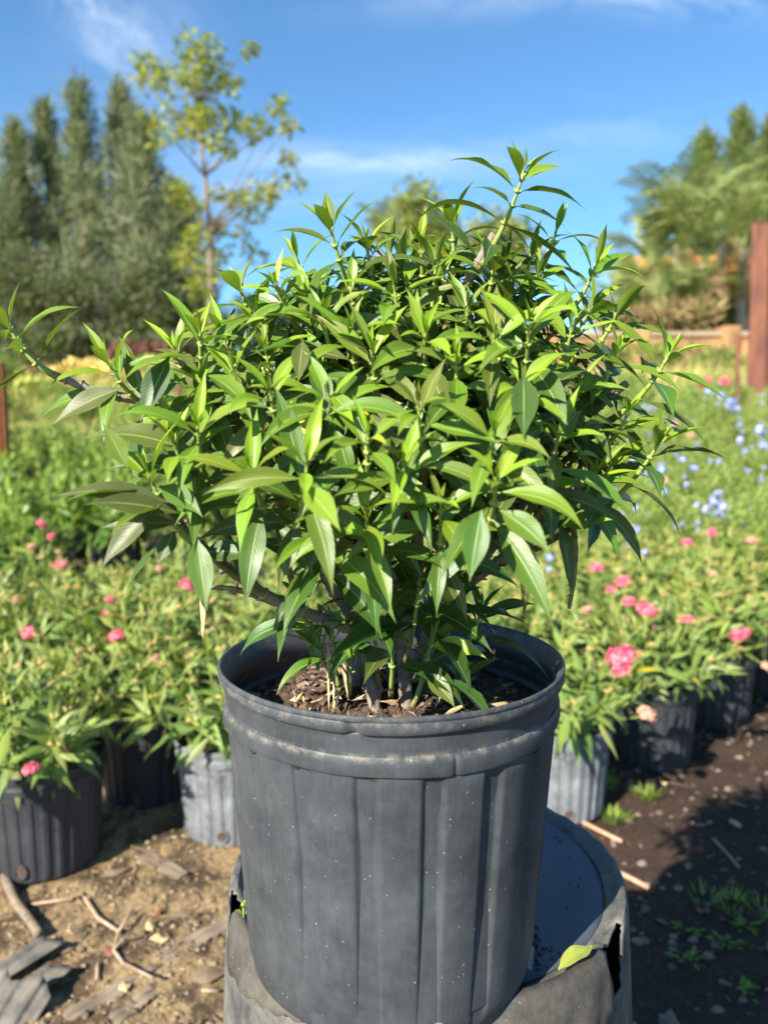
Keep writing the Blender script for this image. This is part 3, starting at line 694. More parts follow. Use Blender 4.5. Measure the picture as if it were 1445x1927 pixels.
# ------------------------------------------------------------------ upturned bucket
BX, BY, BZ = .0420, .733, PZ
def bucket():
    root = empty('upturned_bucket', (BX, BY, 0))
    tag(root, 'weathered upturned grey plastic bucket with torn, cracked base edge, under the big potted shrub', 'bucket')
    H = BZ
    NA = 300
    prof = [(.172, -.0035), (.180, -.0033), (.1825, -.001), (.1845, .0018), (.1875, .0026), (.1905, .0020), (.1925, -.001), (.1938, -.008), (.1946, -.020), (.1954, -.032), (.1962, -.046), (.1968, -.052), (.1974, -.060)]
    for i in range(1, 12): prof.append((.1974+.026*i/11, -.060-(H-.062)*i/11))
    def fun(t, r, z, j):
        tt = (t+math.pi) % (2*math.pi)-math.pi
        r += .0012*math.sin(2*t+1)+.0005*math.sin(9*t)
        z += .0012*math.sin(3*t+2) if j < 12 else 0
        if 2 <= j < 11: z += .0006*math.sin(40*t+j)
        # crumpled edges next to the tears
        for c, wd in ((R(-36), .12), (R(197), .11)):
            dd = math.exp(-((math.atan2(math.sin(t-c), math.cos(t-c)))/wd)**2)
            if 1 <= j <= 9: z -= .007*dd*(1+.4*math.sin(t*60)); r -= .003*dd*math.sin(j)
        return r, z+H
    tears = [(R(-35), .125, 3, 9), (R(196), .075, 2, 9)]
    def jag(t, j): return .010*math.sin(t*90+j*2.1)+.006*math.sin(t*43+j*5)
    def skip(t, j):
        for c, wd, j0, j1 in tears:
            d = abs(math.atan2(math.sin(t-c+jag(t, j)*.6+.008*(j-4)), math.cos(t-c+jag(t, j)*.6+.008*(j-4))))
            if j0 <= j <= j1 and d < wd*(1-.075*abs(j-4)): return True
        return False
    b = MB(); b.lathe(prof, NA, fun, skip=skip); o = b.build('side', M['bucket'], root, 30)
    s = o.modifiers.new('thick', 'SOLIDIFY'); s.thickness = .0022; s.offset = -1
    # base panel (now the top)
    b = MB(); pr = [(.002, -.0030)]+[(.172*i/24, -.0030+.0006*math.sin(i*.9)) for i in range(1, 25)]
    def fun2(t, r, z, j): return r, H+z+.0005*math.sin(5*t+j)*(r/.17)
    def skip2(t, j): return False
    b.lathe(pr, 120, fun2, skip=skip2); top = b.build('base_panel', M['bucket_top'], root); top['label'] = 'flat dark blue-grey base facing up'
    s = top.modifiers.new('thick', 'SOLIDIFY'); s.thickness = .002; s.offset = -1
    # peeling flaps of plastic at the right front and the left
    for (t0, t1, rows) in ((R(-82), R(-43), ((.1870, .0045), (.1930, .003), (.1970, -.006), (.1990, -.020), (.2005, -.034), (.2015, -.046))),
                           (R(203), R(240), ((.1870, .0045), (.1930, .003), (.1960, -.010), (.1980, -.024), (.1995, -.036)))):
        f = MB(); n = 40; vs_ = []
        for j, (r, z) in enumerate(rows):
            for i in range(n+1):
                q = i/n; t = t0+(t1-t0)*q + .012*math.sin(j*2.2)*(1 if i in (0, n) else 0)
                lift = .007*math.sin(q*3.1)*(j/(len(rows)-1))+.0012*math.sin(q*23+j)*(j/5)
                cut = (len(rows)-1 == j)*(-.016*q if t0 < 0 else .010*q)+.002*math.sin(q*47)*(j/5)
                vs_.append(((r+lift)*math.cos(t), (r+lift)*math.sin(t), H+z-cut*-1*0+ (cut if j == len(rows)-1 else 0)))
        f.add(vs_, [(j*(n+1)+i, (j+1)*(n+1)+i, (j+1)*(n+1)+i+1, j*(n+1)+i+1) for j in range(len(rows)-1) for i in range(n)])
        fo = f.build('torn_flap', M['flap'], root); s = fo.modifiers.new('thick', 'SOLIDIFY'); s.thickness = .0016; s.offset = 1
    # crumbs of soil on top, round the foot of the pot
    c = MB()
    for i in range(420):
        if random.random() < .6:
            a = random.uniform(-1.0, .9); rr = .121+abs(random.gauss(0, .006)); x, y = PX+rr*math.cos(a)-BX, PY_+rr*math.sin(a)-BY
        else:
            a = random.uniform(0, 6.28); rr = .165*math.sqrt(random.random()); x, y = rr*math.cos(a), rr*math.sin(a)
        if math.hypot(x, y) > .168 or math.hypot(x+BX-PX, y+BY-PY_) < .117: continue
        r = random.uniform(.0004, .0016); z = H-.003+r*.4
        c.add([(x-r, y-r*.7, z-r*.4), (x+r, y-r, z-r*.4), (x+r*.8, y+r, z-r*.4), (x-r, y+r*.8, z-r*.4), (x+r*.2, y, z+r)], [(0, 1, 4), (1, 2, 4), (2, 3, 4), (3, 0, 4)], False)
    cr = c.build('soil_crumbs', M['pot_soil'], root); cr['kind'] = 'stuff'
bucket()
# yellow leaf on the bucket edge
YL = Leaves(13, 7); pl = on_z(1050, 1825, PZ+.005); pt_ = on_z(1108, 1782, PZ+.012)
yo = empty('fallen_leaf', pl); tag(yo, 'yellow-green fallen leaf lying by the tear on the upturned bucket', 'leaf')
d = pt_-pl; YL.add((0, 0, 0), Vector((d.x, d.y, .010)), Vector((d.y, -d.x, 0)), .047, .0185, .6, .3, .2, .12, .35, 0)
ylo = YL.build('blade', M['yellow_leaf'], yo)
b = MB(); b.tube([(d.x*1.0, d.y*1.0, .004), (d.x*1.12, d.y*1.14, .007)], [.0007, .0005], 5); b.build('stalk', M['green_stem'], yo)
# sprout in the left tear
sp = empty('sprout', on_z(458, 1745, PZ-.004)); tag(sp, 'tiny bright green sprout growing from the left tear of the upturned bucket', 'sprout')
SPL = Leaves(7, 3)
for i, (a, z, l) in enumerate(((0, .012, .009), (3.1, .012, .009), (1.5, .018, .007), (4.7, .018, .008), (.3, .022, .010), (3.5, .005, .007))):
    dv = Vector((math.cos(a), math.sin(a)*.6, .7)); SPL.add((0, 0, z), dv, dv.cross(Vector((0, 0, 1))), l, .005, .4, .3, .8)
SPL.build('leaves', M['fresh_grass'], sp); b = MB(); b.tube([(0, 0, -.01), (0.0005, 0, .01), (0, 0, .024)], .0007, 5); b.build('stem', M['green_stem'], sp)

# ------------------------------------------------------------------ nursery pots of the background
def bg_pot_mesh(m, N=26):
    H = .25; fl = flute(N, .0035, .62, .16)
    prof = [(.001, .002), (.108, .002), (.116, .006), (.119, .014)]+[(.119+.013*i/5, .014+.192*i/5) for i in range(1, 6)]
    nb = len(prof)
    prof += [(.1365, .209), (.137, .222), (.134, .225), (.134, .236), (.139, .238), (.140, .248), (.137, .250), (.134, .247), (.131, .225), (.13, .19)]
    def fun(t, r, z, j):
        if 3 <= j < nb: r += fl(t)
        return r, z
    b = MB(); b.lathe(prof, N*8, fun); return b
def make_bg_pot(m, parent, hole_dir=-1.57):
    o = bg_pot_mesh(m).build('pot', m, parent, 30)
    s = MB(); n = 40; s.add([(0, 0, .236)]+[(.132*math.cos(2*math.pi*i/n), .132*math.sin(2*math.pi*i/n), .226+random.uniform(-.003, .003)) for i in range(n)], [(0, 1+i, 1+(i+1) % n) for i in range(n)])
    s.build('soil', M['pot_soil'], parent)
    for a in (0, 2.09, 4.19):
        t = hole_dir+a; h = MB(); c = Vector((math.cos(t)*.1205, math.sin(t)*.1205, .034)); tx = Vector((-math.sin(t), math.cos(t), 0)); k = 16
        ou = Vector((math.cos(t), math.sin(t), 0))*.0012
        vs_ = [c+ou]+[c+ou*(1+.0*i)+tx*math.cos(6.283*i/k)*.013+Vector((0, 0, math.sin(6.283*i/k)*.015)) for i in range(k)]
        h.add(vs_, [(0, 1+i, 1+(i+1) % k) for i in range(k)]); ho = h.build('drain_hole', M['pot_soil'], o)
        rg = MB(); rg.tube([v for v in vs_[1:]]+[vs_[1]], .0018, 5, False); rg.build('hole_rim', m, ho)
    return o
def gen_plant(kind, seed):
    """foliage + stems for one pentas / broadleaf plant, origin at pot base"""
    random.seed(seed); Lv = Leaves(6, 3); st = MB(); bd = MB()
    if kind == 'pentas': ns, hr, Lm, ratio, npair, top = 34, (.12, .36), (.06, .12), .22, 8, .24
    elif kind == 'broad': ns, hr, Lm, ratio, npair, top = 26, (.25, .62), (.10, .15), .30, 8, .24
    for i in range(ns):
        a = random.uniform(0, 2*math.pi); sp_ = random.uniform(.02, 1)**.7
        h = random.uniform(*hr)*(1.08-.30*sp_); rr = sp_*(.27 if kind == 'pentas' else .28)
        B = Vector((math.cos(a)*.05*sp_, math.sin(a)*.05*sp_, top-.01)); T = Vector((math.cos(a)*rr, math.sin(a)*rr, top+h*(1-(.44 if kind == 'pentas' else .25)*sp_)))
        C = Vector((math.cos(a)*rr*.75, math.sin(a)*rr*.75, top+h*.35)); pts = bez(B, C, T, 7); st.tube(pts, [.0028, .0026, .0024, .0022, .0019, .0016, .0012], 5)
        ph = random.uniform(0, 3)
        for k in range(npair):
            t = 1-.88*(k/npair)**.9; f = t*6; i0 = min(5, int(f)); p = pts[i0].lerp(pts[i0+1], f-i0); ax = (pts[i0+1]-pts[i0]).normalized(); pr = ax.orthogonal().normalized()
            for s_ in (0, 1):
                sd = rot_about(pr, ax, ph+k*1.57+s_*3.14+random.gauss(0, .3)); e = R(min(95, 22+k*14)+random.gauss(0, 12)); d = ax*math.cos(e)+sd*math.sin(e)
                w = ax.cross(sd); L = random.uniform(*Lm)*(.45+.55*min(1, k/2.5))
                Lv.add(p, d, w, L, L*ratio*random.uniform(.85, 1.15), random.uniform(.3, 1.5), random.uniform(.2, .6), max(0, .85-.17*k)*random.uniform(.6, 1.2), 0, random.gauss(0, .4))
        if kind == 'pentas' and random.random() < .8:   # unopened bud cluster
            for q in range(9):
                dd = Vector((random.gauss(0, 1), random.gauss(0, 1), random.uniform(.4, 1.6))).normalized(); bd.tube([T, T+dd*.010, T+dd*.016], [.0009, .0013, .0028], 4)
    random.seed(seed+999)
    return Lv, st, bd
def flower_head(kind, seed):
    random.seed(seed); b = MB()
    if kind == 'pentas':
        for i in range(46):
            z = 1-1.25*(i/46); t = i*2.39996; r = math.sqrt(max(0, 1-z*z)); n = Vector((r*math.cos(t), r*math.sin(t), z)); c = n*.017*random.uniform(.78, 1.2)
            a = n.orthogonal().normalized(); bb = n.cross(a); ro = random.uniform(0, 1)
            vs_ = [c-n*.0012]
            for k in range(10):
                q = ro+k*math.pi/5; rr = .0062 if k % 2 == 0 else .0026
                vs_.append(c+(a*math.cos(q)+bb*math.sin(q))*rr+n*(.0008 if k % 2 == 0 else 0))
            b.add(vs_, [(0, 1+k, 1+(k+1) % 10) for k in range(10)], False)
            b.tube([Vector((0, 0, -.008)), c], [.0006, .0006], 3, False)
    else:
        for i in range(12):
            n = Vector((random.gauss(0, 1), random.gauss(0, 1), random.gauss(.4, .8))).normalized(); c = n*.022*random.uniform(.6, 1.1)
            a = n.orthogonal().normalized(); bb = n.cross(a); vs_ = [c]
            for k in range(10):
                q = k*math.pi/5; rr = .0125 if k % 2 == 0 else .007
                vs_.append(c+(a*math.cos(q)+bb*math.sin(q))*rr)
            b.add(vs_, [(0, 1+k, 1+(k+1) % 10) for k in range(10)], False)
    return b
# prototypes (mesh data only, kept through the first users)
protos = {}
def foliage(kind, idx, parent, m):
    key = (kind, idx)
    if key not in protos:
        Lv, st, bd = gen_plant(kind, 100+idx*7); a = [Lv.build('leaves', m, parent), st.build('stems', M['green_stem'], parent)]
        if bd.n: a.append(tag(bd.build('flower_buds', M['bud'], parent), kind='stuff'))
        protos[key] = a; return
    for s in protos[key]:
        c = s.copy(); col.objects.link(c); c.parent = parent
pot_protos = {}
def add_pot(which, parent, rz=0):
    if which not in pot_protos:
        tmp = make_bg_pot(M[which], parent); pot_protos[which] = [c for c in parent.children]
        for c in parent.children: c.rotation_euler.z = rz
        return
    for s in pot_protos[which]:
        c = copy_tree(s, parent); c.rotation_euler.z = rz
plants = []
def potted(kind, x, y, which, rz, sc, idx, label, group, name, cat='potted plant', pot=True, m='pentas_leaf'):
    root = empty(name, (x, y, ground_z(x, y)), rz); root.scale = (sc, sc, sc); tag(root, label, cat, group)
    if pot: add_pot(which, root, -rz)
    foliage(kind, idx, root, M[m]); plants.append(root); return root
PG = 'potted pink pentas plants of the nursery bed'
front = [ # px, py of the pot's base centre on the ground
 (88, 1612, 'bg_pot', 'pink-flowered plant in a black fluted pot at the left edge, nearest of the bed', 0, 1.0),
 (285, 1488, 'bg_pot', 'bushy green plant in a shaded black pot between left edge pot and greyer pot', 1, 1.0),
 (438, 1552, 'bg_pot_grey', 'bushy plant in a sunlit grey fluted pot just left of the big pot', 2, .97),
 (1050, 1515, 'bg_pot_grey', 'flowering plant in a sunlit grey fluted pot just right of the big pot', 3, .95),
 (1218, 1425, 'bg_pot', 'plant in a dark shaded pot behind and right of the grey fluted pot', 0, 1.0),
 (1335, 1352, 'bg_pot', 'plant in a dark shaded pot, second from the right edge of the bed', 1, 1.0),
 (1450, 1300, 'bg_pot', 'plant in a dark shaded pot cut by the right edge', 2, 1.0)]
taken = []
for k, (px, py, w, lab, idx, sc) in enumerate(front):
    p = on_z(px, py); taken.append(p); potted('pentas', p.x, p.y, w, R(40*k+10), sc, idx, lab, PG, 'potted_pentas')
# the rows behind them
def front_y(x):
    pts = sorted([(p.x, p.y) for p in taken]); xs = [q[0] for q in pts]; ys = [q[1] for q in pts]
    if x < xs[0]: return ys[0]-(x-xs[0])*.0
    return float(np.interp(x, xs, ys)) if x < xs[-1] else ys[-1]+(x-xs[-1])*.6
random.seed(21); row = 0
y = 2.08; i = 0
while y < 4.0:
    hw = .55*y+.25; x = -hw-(row % 2)*.18
    while x < hw:
        jx, jy = x+random.uniform(-.05, .05), y+random.uniform(-.05, .05)
        ok = jy > front_y(jx)+.28 and all((Vector((jx, jy, 0))-t).length > .30 for t in taken) and not (jx < -.6 and jy > 3.35)
        if ok:
            side = 'left' if jx < -.45 else ('right' if jx > .45 else 'mid')
            lab = {'left': 'pink-flowered plant in the dense bed left of the big shrub, behind the front row',
                   'right': 'pink-flowered plant in the dense bed right of the big shrub, behind the front row',
                   'mid': 'pentas plant of the bed mostly hidden behind the big shrub and its pot'}[side]
            potted('pentas', jx, jy, 'bg_pot', random.uniform(0, 6.28), random.uniform(.95, 1.12), i % 5, lab, PG+' '+side, 'potted_pentas', pot=(jy < 2.7)); i += 1
            taken.append(Vector((jx, jy, 0)))
        x += .36
    y += .33; row += 1
# flower heads, where the photograph shows them: px, py, Y, scale, pale
fh = [flower_head('pentas', s) for s in (1, 2)]
fproto = {}
def add_head(px, py, Y, sc, pale=False, key='pentas', attach=plants):
    p = at(px, py, Y); best = min(attach, key=lambda o: (Vector((o.location.x, o.location.y))-Vector((p.x, p.y))).length)
    inv = 1.0/best.scale.x; a = -best.rotation_euler.z; q = p-best.location
    loc = Vector((q.x*math.cos(a)-q.y*math.sin(a), q.x*math.sin(a)+q.y*math.cos(a), q.z))*inv
    k = (key, pale)
    if k not in fproto:
        o = flower_head(key, 3+pale).build('flower_head', M[('pale_pink' if pale else 'pink') if key == 'pentas' else 'blue'], best); fproto[k] = o
    else:
        o = fproto[k].copy(); col.objects.link(o); o.parent = best
    o.location = loc; s = sc*inv*1.12; o.scale = (s, s, s*.85); o.rotation_euler = (random.gauss(0, .4), random.gauss(0, .4), random.uniform(0, 6))
    if key == 'pentas':
        b = MB(); base_ = Vector((loc.x*.5, loc.y*.5, max(.28, loc.z-.22))); b.tube(bez(base_, Vector((loc.x*.95, loc.y*.95, loc.z*.75+.07)), loc, 6), .0018, 5); b.build('flower_stalk', M['green_stem'], best)
    return o
for a in ((78, 988, 2.9, 1.1), (98, 1010, 2.85, .8), (115, 1065, 2.5, 1.05), (352, 1103, 2.25, 1.15), (208, 1130, 2.3, .8), (58, 1192, 2.0, 1.1), (222, 1200, 2.0, 1.2), (285, 1212, 2.0, .45), (60, 1450, 1.50, .9),
          (118, 1418, 1.56, .6), (250, 935, 3.2, .9), (430, 1235, 2.0, .7), (148, 1238, 1.95, .5, True), (290, 1240, 1.95, .8, True), (60, 1030, 2.7, .8, True), (200, 1155, 2.3, .6),
          (1123, 1070, 2.5, 1.1), (1172, 1095, 2.45, 1.1), (1150, 1110, 2.4, .8), (1183, 1133, 2.3, 1.0), (1216, 1150, 2.15, 1.4), (1293, 1170, 2.2, 1.05), (1170, 1238, 1.68, 1.6), (1172, 1258, 1.67, 1.2), (1388, 1197, 2.35, 1.3), (1400, 1192, 2.35, .9),
          (1292, 1022, 2.9, 1.05), (1338, 1003, 3.0, 1.0), (1325, 722, 7.0, 3.2), (1362, 720, 7.2, 2.8), (1412, 1020, 3.0, 1.1, True), (1215, 1345, 1.75, 1.1, True), (1105, 1150, 2.3, .9, True), (1300, 820, 4.4, 1.4, True), (1270, 800, 4.6, 1.5, True), (1248, 905, 3.6, 1.1, True), (1440, 1255, 2.3, .8, True),
          (350, 985, 3.0, .7, True), (30, 1130, 2.5, .7, True), (300, 1070, 2.5, .6, True), (1340, 1080, 2.6, .8, True), (1230, 1180, 2.2, .6, True)):
    if a[2] < 4: add_head(*a)
far_heads = [(1325, 722, 7.0, 3.2, False), (1362, 720, 7.2, 2.8, False), (1300, 820, 4.4, 1.4, True), (1270, 800, 4.6, 1.5, True)]

# ------------------------------------------------------------------ left: taller leafy plants
random.seed(33)
bl = []
for (x, y) in ((-2.75, 4.3), (-2.35, 4.25), (-1.95, 4.35), (-1.52, 4.3), (-1.1, 4.4), (-2.9, 4.85), (-2.5, 4.85), (-2.05, 4.95), (-1.65, 4.85), (-1.2, 4.95), (-.7, 4.6), (-.75, 5.1), (-3.2, 5.5), (-2.7, 5.5), (-2.2, 5.5), (-1.7, 5.5), (-1.2, 5.6), (-3.6, 6.1), (-3.1, 6.1), (-2.6, 6.1), (-2.1, 6.1), (-1.6, 6.1), (-2.35, 3.85), (-1.9, 3.9)):
    bl.append(potted('broad', x+random.uniform(-.08, .08), y, 'bg_pot', random.uniform(0, 6), random.uniform(.90, 1.05), random.randrange(4),
           'tall glossy bright green leafy plant beyond the pink flowers at the left', 'glossy leafy plants at the left', 'leafy_plant', m='broad_leaf'))
# ------------------------------------------------------------------ right: blue-flowered plumbago
def small_bush(name, c, rad, n, label, group, cat='plant', m='small_leaf', L=.028, W=.011, up=.5, stems=14):
    root = empty(name, (c[0], c[1], ground_z(c[0], c[1]))); tag(root, label, cat, group)
    parts = [clump((0, 0, rad[2]*.75), rad, n, L, W, up, .3)]
    for q in range(10):
        u = rng.normal(size=3); u[2] = abs(u[2]); u /= np.linalg.norm(u)
        parts.append(clump(np.array((0, 0, rad[2]*.8))+u*np.array(rad)*.85, tuple(r*.38 for r in rad), n//9, L, W, up, .1))
    blade_obj('leaves', parts, M[m], root)
    b = MB()
    for i in range(stems):
        a = random.uniform(0, 6.28); b.tube(bez((0, 0, 0), (math.cos(a)*rad[0]*.3, math.sin(a)*rad[1]*.3, rad[2]), (math.cos(a)*rad[0]*.9, math.sin(a)*rad[1]*.9, rad[2]*random.uniform(1, 1.8)), 5), [.006, .005, .004, .003, .002], 5)
    b.build('stems', M['green_stem'], root)
    return root
random.seed(5)
pb = []; src = [small_bush('plumbago_bush', (9, 9), (.34, .34, .36), 2600, 'x', 'x') for _ in range(2)]
spots = [(.55, 4.2), (1.0, 4.15), (1.5, 4.2), (2.05, 4.15), (2.6, 4.3), (.8, 4.8), (1.3, 4.9), (1.85, 4.85), (2.4, 4.9), (2.95, 5.0), (1.1, 5.6), (1.7, 5.6), (2.3, 5.65), (2.9, 5.7), (3.5, 5.8), (0.2, 4.7), (-.2, 5.2), (.4, 5.5), (1.9, 3.75), (2.3, 3.7), (1.2, 6.4), (1.8, 6.35), (2.4, 6.45), (3.0, 6.4), (3.6, 6.5), (4.2, 6.6), (.6, 6.3), (1.5, 7.1), (2.2, 7.15), (2.9, 7.1), (3.6, 7.2), (4.3, 7.3), (0, 6.2), (-.6, 5.9)]
for k, (x, y) in enumerate(spots):
    o = src[k] if k < 2 else copy_tree(src[k % 2])
    o.location = (x+random.uniform(-.08, .08), y+random.uniform(-.08, .08), ground_z(x, y)); s = random.uniform(.85, 1.1); o.scale = (s, s, s); o.rotation_euler.z = random.uniform(0, 6)
    tag(o, 'pale green bush with light blue flowers beyond the pink flowers at the right', 'plant', 'blue-flowered bushes at the right'); pb.append(o)
random.seed(8)
BLUE = [(1375, 760, 5.2, 2.3), (1360, 748, 5.3, 1.6), (1385, 772, 5.2, 1.5), (1335, 735, 5.6, 1.6), (1348, 742, 5.6, 1.3), (1430, 810, 4.8, 1.9), (1390, 828, 4.7, 1.5), (1432, 838, 4.7, 1.4), (1245, 885, 4.1, 1.4), (1232, 905, 4.1, 1.2), (1305, 880, 4.1, 1.1), (1285, 865, 4.2, 1.1),
        (1345, 945, 3.8, 1.7), (1360, 955, 3.8, 1.5), (1330, 960, 3.8, 1.3), (1352, 970, 3.78, 1.2), (1345, 930, 3.8, .9), (1180, 1027, 3.6, 1.1), (1213, 1040, 3.55, 1.0), (1030, 1070, 3.4, 1.2), (1035, 1050, 3.4, 1.1), (1022, 1080, 3.4, .8),
        (1405, 885, 4.3, .9), (1250, 790, 5.0, 1.0), (1190, 870, 4.2, 1.2), (1210, 890, 4.2, 1.1), (1290, 912, 4.0, .9), (1440, 840, 4.6, 1.0), (1400, 850, 4.4, .9), (1310, 950, 3.9, .9), (1185, 760, 5.2, 1.2), (1225, 770, 5.2, 1.1), (1390, 800, 4.8, 1.0), (1250, 925, 4.0, .9), (1150, 1000, 3.7, .8)]
for q in range(60):
    py_ = random.uniform(735, 1000); BLUE.append((random.uniform(1130, 1445), py_, float(np.interp(py_, [735, 800, 900, 1000], [6.6, 5.2, 4.3, 3.9])), random.uniform(.5, .95)))
for a in BLUE: add_head(a[0], a[1], a[2], a[3]*.8, False, 'plumb', pb)
for a in far_heads: add_head(a[0], a[1], min(a[2], 5.8), a[3]*.8, a[4], 'pentas', pb)

# ------------------------------------------------------------------ far field, weeds
def field():
    n = 36000; y = 5.6+rng.random(n)**1.1*9.5; x = (rng.random(n)*2-1)*(y*.62+.8)
    z = np.array([ground_z(a, b_) for a, b_ in zip(x, y)]); pts = np.stack([x, y, z], 1)
    hump = .6+.8*(np.sin(x*2.1+y*.7)*np.sin(y*1.9+x*.4)*.5+.5)
    d = np.stack([rng.normal(size=n)*.45, rng.normal(size=n)*.45, np.ones(n)], 1)
    o = blade_obj('grass', [blades(pts, d, (.10+.22*rng.random(n))*hump, .012+.01*rng.random(n))], M['grass'])
    tag(o, 'pale yellow-green grass and weeds covering the rising field', 'grass', kind='stuff')
field()
random.seed(12)
wsrc = small_bush('weed_bush', (0, 8), (.5, .5, .30), 2200, 'x', 'x', m='small_leaf', L=.05, W=.018)
wl = 'low pale green weedy bush scattered in the grass of the rising field'
ws = [(x, y) for y in (6.4, 7.2, 8.2, 9.4) for x in np.arange(-.55*y, .6*y, 1.15)]
for k, (x, y) in enumerate(ws):
    o = wsrc if k == 0 else copy_tree(wsrc); jx = x+random.uniform(-.4, .4); jy = y+random.uniform(-.3, .3)
    o.location = (jx, jy, ground_z(jx, jy)-.05); s = random.uniform(.55, 1.0); o.scale = (s, s, s*random.uniform(.7, 1.1)); o.rotation_euler.z = random.uniform(0, 6)
    tag(o, wl, 'plant', 'weedy bushes in the field')
# yellow and red flowering shrubs at the left, far
for k, (px, py, Y, r, m, lab) in enumerate(((1120, 668, 13.3, .5, 'dry_palm', 'straw-brown tuft shrub in front of the orange wall, beside the big shrub'), (1205, 672, 13.0, .6, 'olive_tree', 'olive low shrub in front of the orange wall'), (1290, 678, 13.2, .55, 'dry_palm', 'straw-brown low shrub in front of the orange wall, left of the thin stake'), (1350, 682, 12.6, .45, 'olive_tree', 'small olive shrub at the wall just left of the thin stake'),(165, 712, 11, .55, 'yellow_flower', 'low yellow-leaved shrub between grass and the feathery trees, left of the stake'), (215, 716, 11.5, .5, 'yellow_flower', 'low orange-yellow shrub beside the thin stake at the left'),
      (300, 700, 12, .6, 'yellow_leaf', 'pale yellow-green shrub just right of the orange-yellow shrub'), (95, 725, 11, .45, 'red_leaf', 'dark red leafed shrub among the yellow ones at far left'), (270, 668, 13, .6, 'red_leaf', 'dark red shrub at the foot of the thin tree'), (40, 745, 9.5, .5, 'yellow_leaf', 'pale yellow-green shrub next to the orange post'))):
    p = at(px, py, Y); root = empty('low_shrub', (p.x, p.y, ground_z(p.x, p.y))); tag(root, lab, 'shrub')
    blade_obj('leaves', [clump((0, 0, p.z-root.location.z-.05), (r, r, .28), 900, .10, .05, .4)], M[m], root)
    b = MB(); b.tube([(0, 0, 0), (0.02, 0, .2), (.0, .03, p.z-root.location.z)], [.03, .025, .015], 6); b.build('stem', M['tree_bark'], root)

# ------------------------------------------------------------------ posts, wall, house
def post(name, px0, px1, ptop, Y, base_z, m, label, d=.12, lean=0):
    a = at(px0, ptop, Y); c = at(px1, ptop, Y); w = c.x-a.x; root = empty(name, ((a.x+c.x)/2, Y, base_z)); tag(root, label, 'post')
    H = a.z-base_z; b = MB()
    if w > .08:     # channel-section steel post: web and two flanges
        b.box((-w*.18, 0, H/2), (w*.64, .012, H)); b.box((w*.145, .034, H/2), (.012, .08, H)); b.box((w*.5-.006, .03, H/2-.002), (.012, .085, H)); b.box((-w*.5+.006, .034, H/2-.001), (.0115, .055, H))
        b.box((w*.32, .07, H/2), (w*.33, .010, H-.004))
    else: b.box((0, 0, H/2), (w, w, H))
    o = b.build('shaft', M[m], root); bv = o.modifiers.new('b', 'BEVEL'); bv.width = min(.006, w*.15); bv.segments = 2
    c_ = MB(); c_.box((0, .03, H+.004), (w*1.02, .10 if w > .08 else w*1.02, .006)); c_.build('cap', M[m], root)
    root.rotation_euler = (0, lean, 0)
    return root
post('rusty_post', 1425, 1471, 418, 9, ground_z(0, 9), 'rust', 'tall rusty red steel post at the right edge', lean=-R(1.2))
post('thin_stake', 1389, 1396, 630, 7.2, ground_z(0, 7.2), 'rust', 'thin rusty stake just left of the tall rusty post', lean=-R(1.0))
post('orange_post', -30, 4, 685, 5.8, ground_z(0, 5.8), 'rust_orange', 'orange post cut by the left edge of the photo')
post('thin_stake', 328, 336, 640, 9, ground_z(0, 9), 'rust', 'thin reddish stake behind the shrub at the left, before the thin tree')

def wall():
    Y = 14.5; a = at(1010, 634, Y); z1 = a.z; x0 = a.x; root = empty('garden_wall', (x0, Y, 0)); tag(root, 'low orange-tan garden wall with pale coping in front of the palms', 'wall')
    z0 = ground_z(0, Y)-.05; b = MB(); Lx = 9.0; b.box((Lx/2, 0, (z0+z1)/2), (Lx, .22, z1-z0)); b.build('wall', M['orange_wall'], root)
    c = MB(); c.box((Lx/2, 0, z1+.04), (Lx+.1, .32, .08)); c.build('coping', M['cream'], root)
    for i in range(6):
        p = MB(); x = .2+i*1.65; p.box((x, -.0, (z0+z1+.18)/2), (.30, .40, z1+.18-z0)); p.build('pier', M['orange_wall'], root)
wall()
def house():
    Y = 26; c = at(1400, 560, Y); zt = at(1400, 515, Y).z; zr = at(1400, 470, Y).z; z0 = ground_z(0, Y)
    root = empty('house', (c.x+1.2, Y, z0)); tag(root, 'low house with orange eave and dark shaded porch behind the palms at the right', 'house')
    H = zt-z0; b = MB(); b.box((0, 2.6, H/2), (8, .2, H)); b.box((-4, 1.6, H/2), (.2, 1.8, H)); b.box((4, 1.6, H/2), (.2, 1.8, H)); b.build('wall', M['porch_shade'], root)  # walls coloured near-black to stand in for the shade under the eave
    r = MB(); hh = zr-zt
    r.add([(-4.5, -.4, H), (4.5, -.4, H), (4.5, -.35, H+hh*.5), (-4.5, -.35, H+hh*.5), (-4.5, 3, H+hh*1.6), (4.5, 3, H+hh*1.6), (-4.5, 3, H), (4.5, 3, H)], [(0, 1, 2, 3), (3, 2, 5, 4), (0, 6, 7, 1), (4, 5, 7, 6), (0, 3, 4, 6), (1, 7, 5, 2)], False)
    r.build('roof', M['orange_roof'], root)
    for x in (-3.6, -1.2, 1.2, 3.6):
        p = MB(); p.box((x, 0, H/2-.01), (.22, .22, H-.02)); p.build('porch_column', M['rust_orange'], root)
    w = MB(); w.box((-2.2, 2.47, H*.55), (1.1, .06, 1.1)); w.build('window', M['cream'], root)
    d_ = MB(); d_.box((1.0, 2.47, H*.42), (1.0, .06, H*.8)); d_.build('door', M['tree_bark'], root)
house()

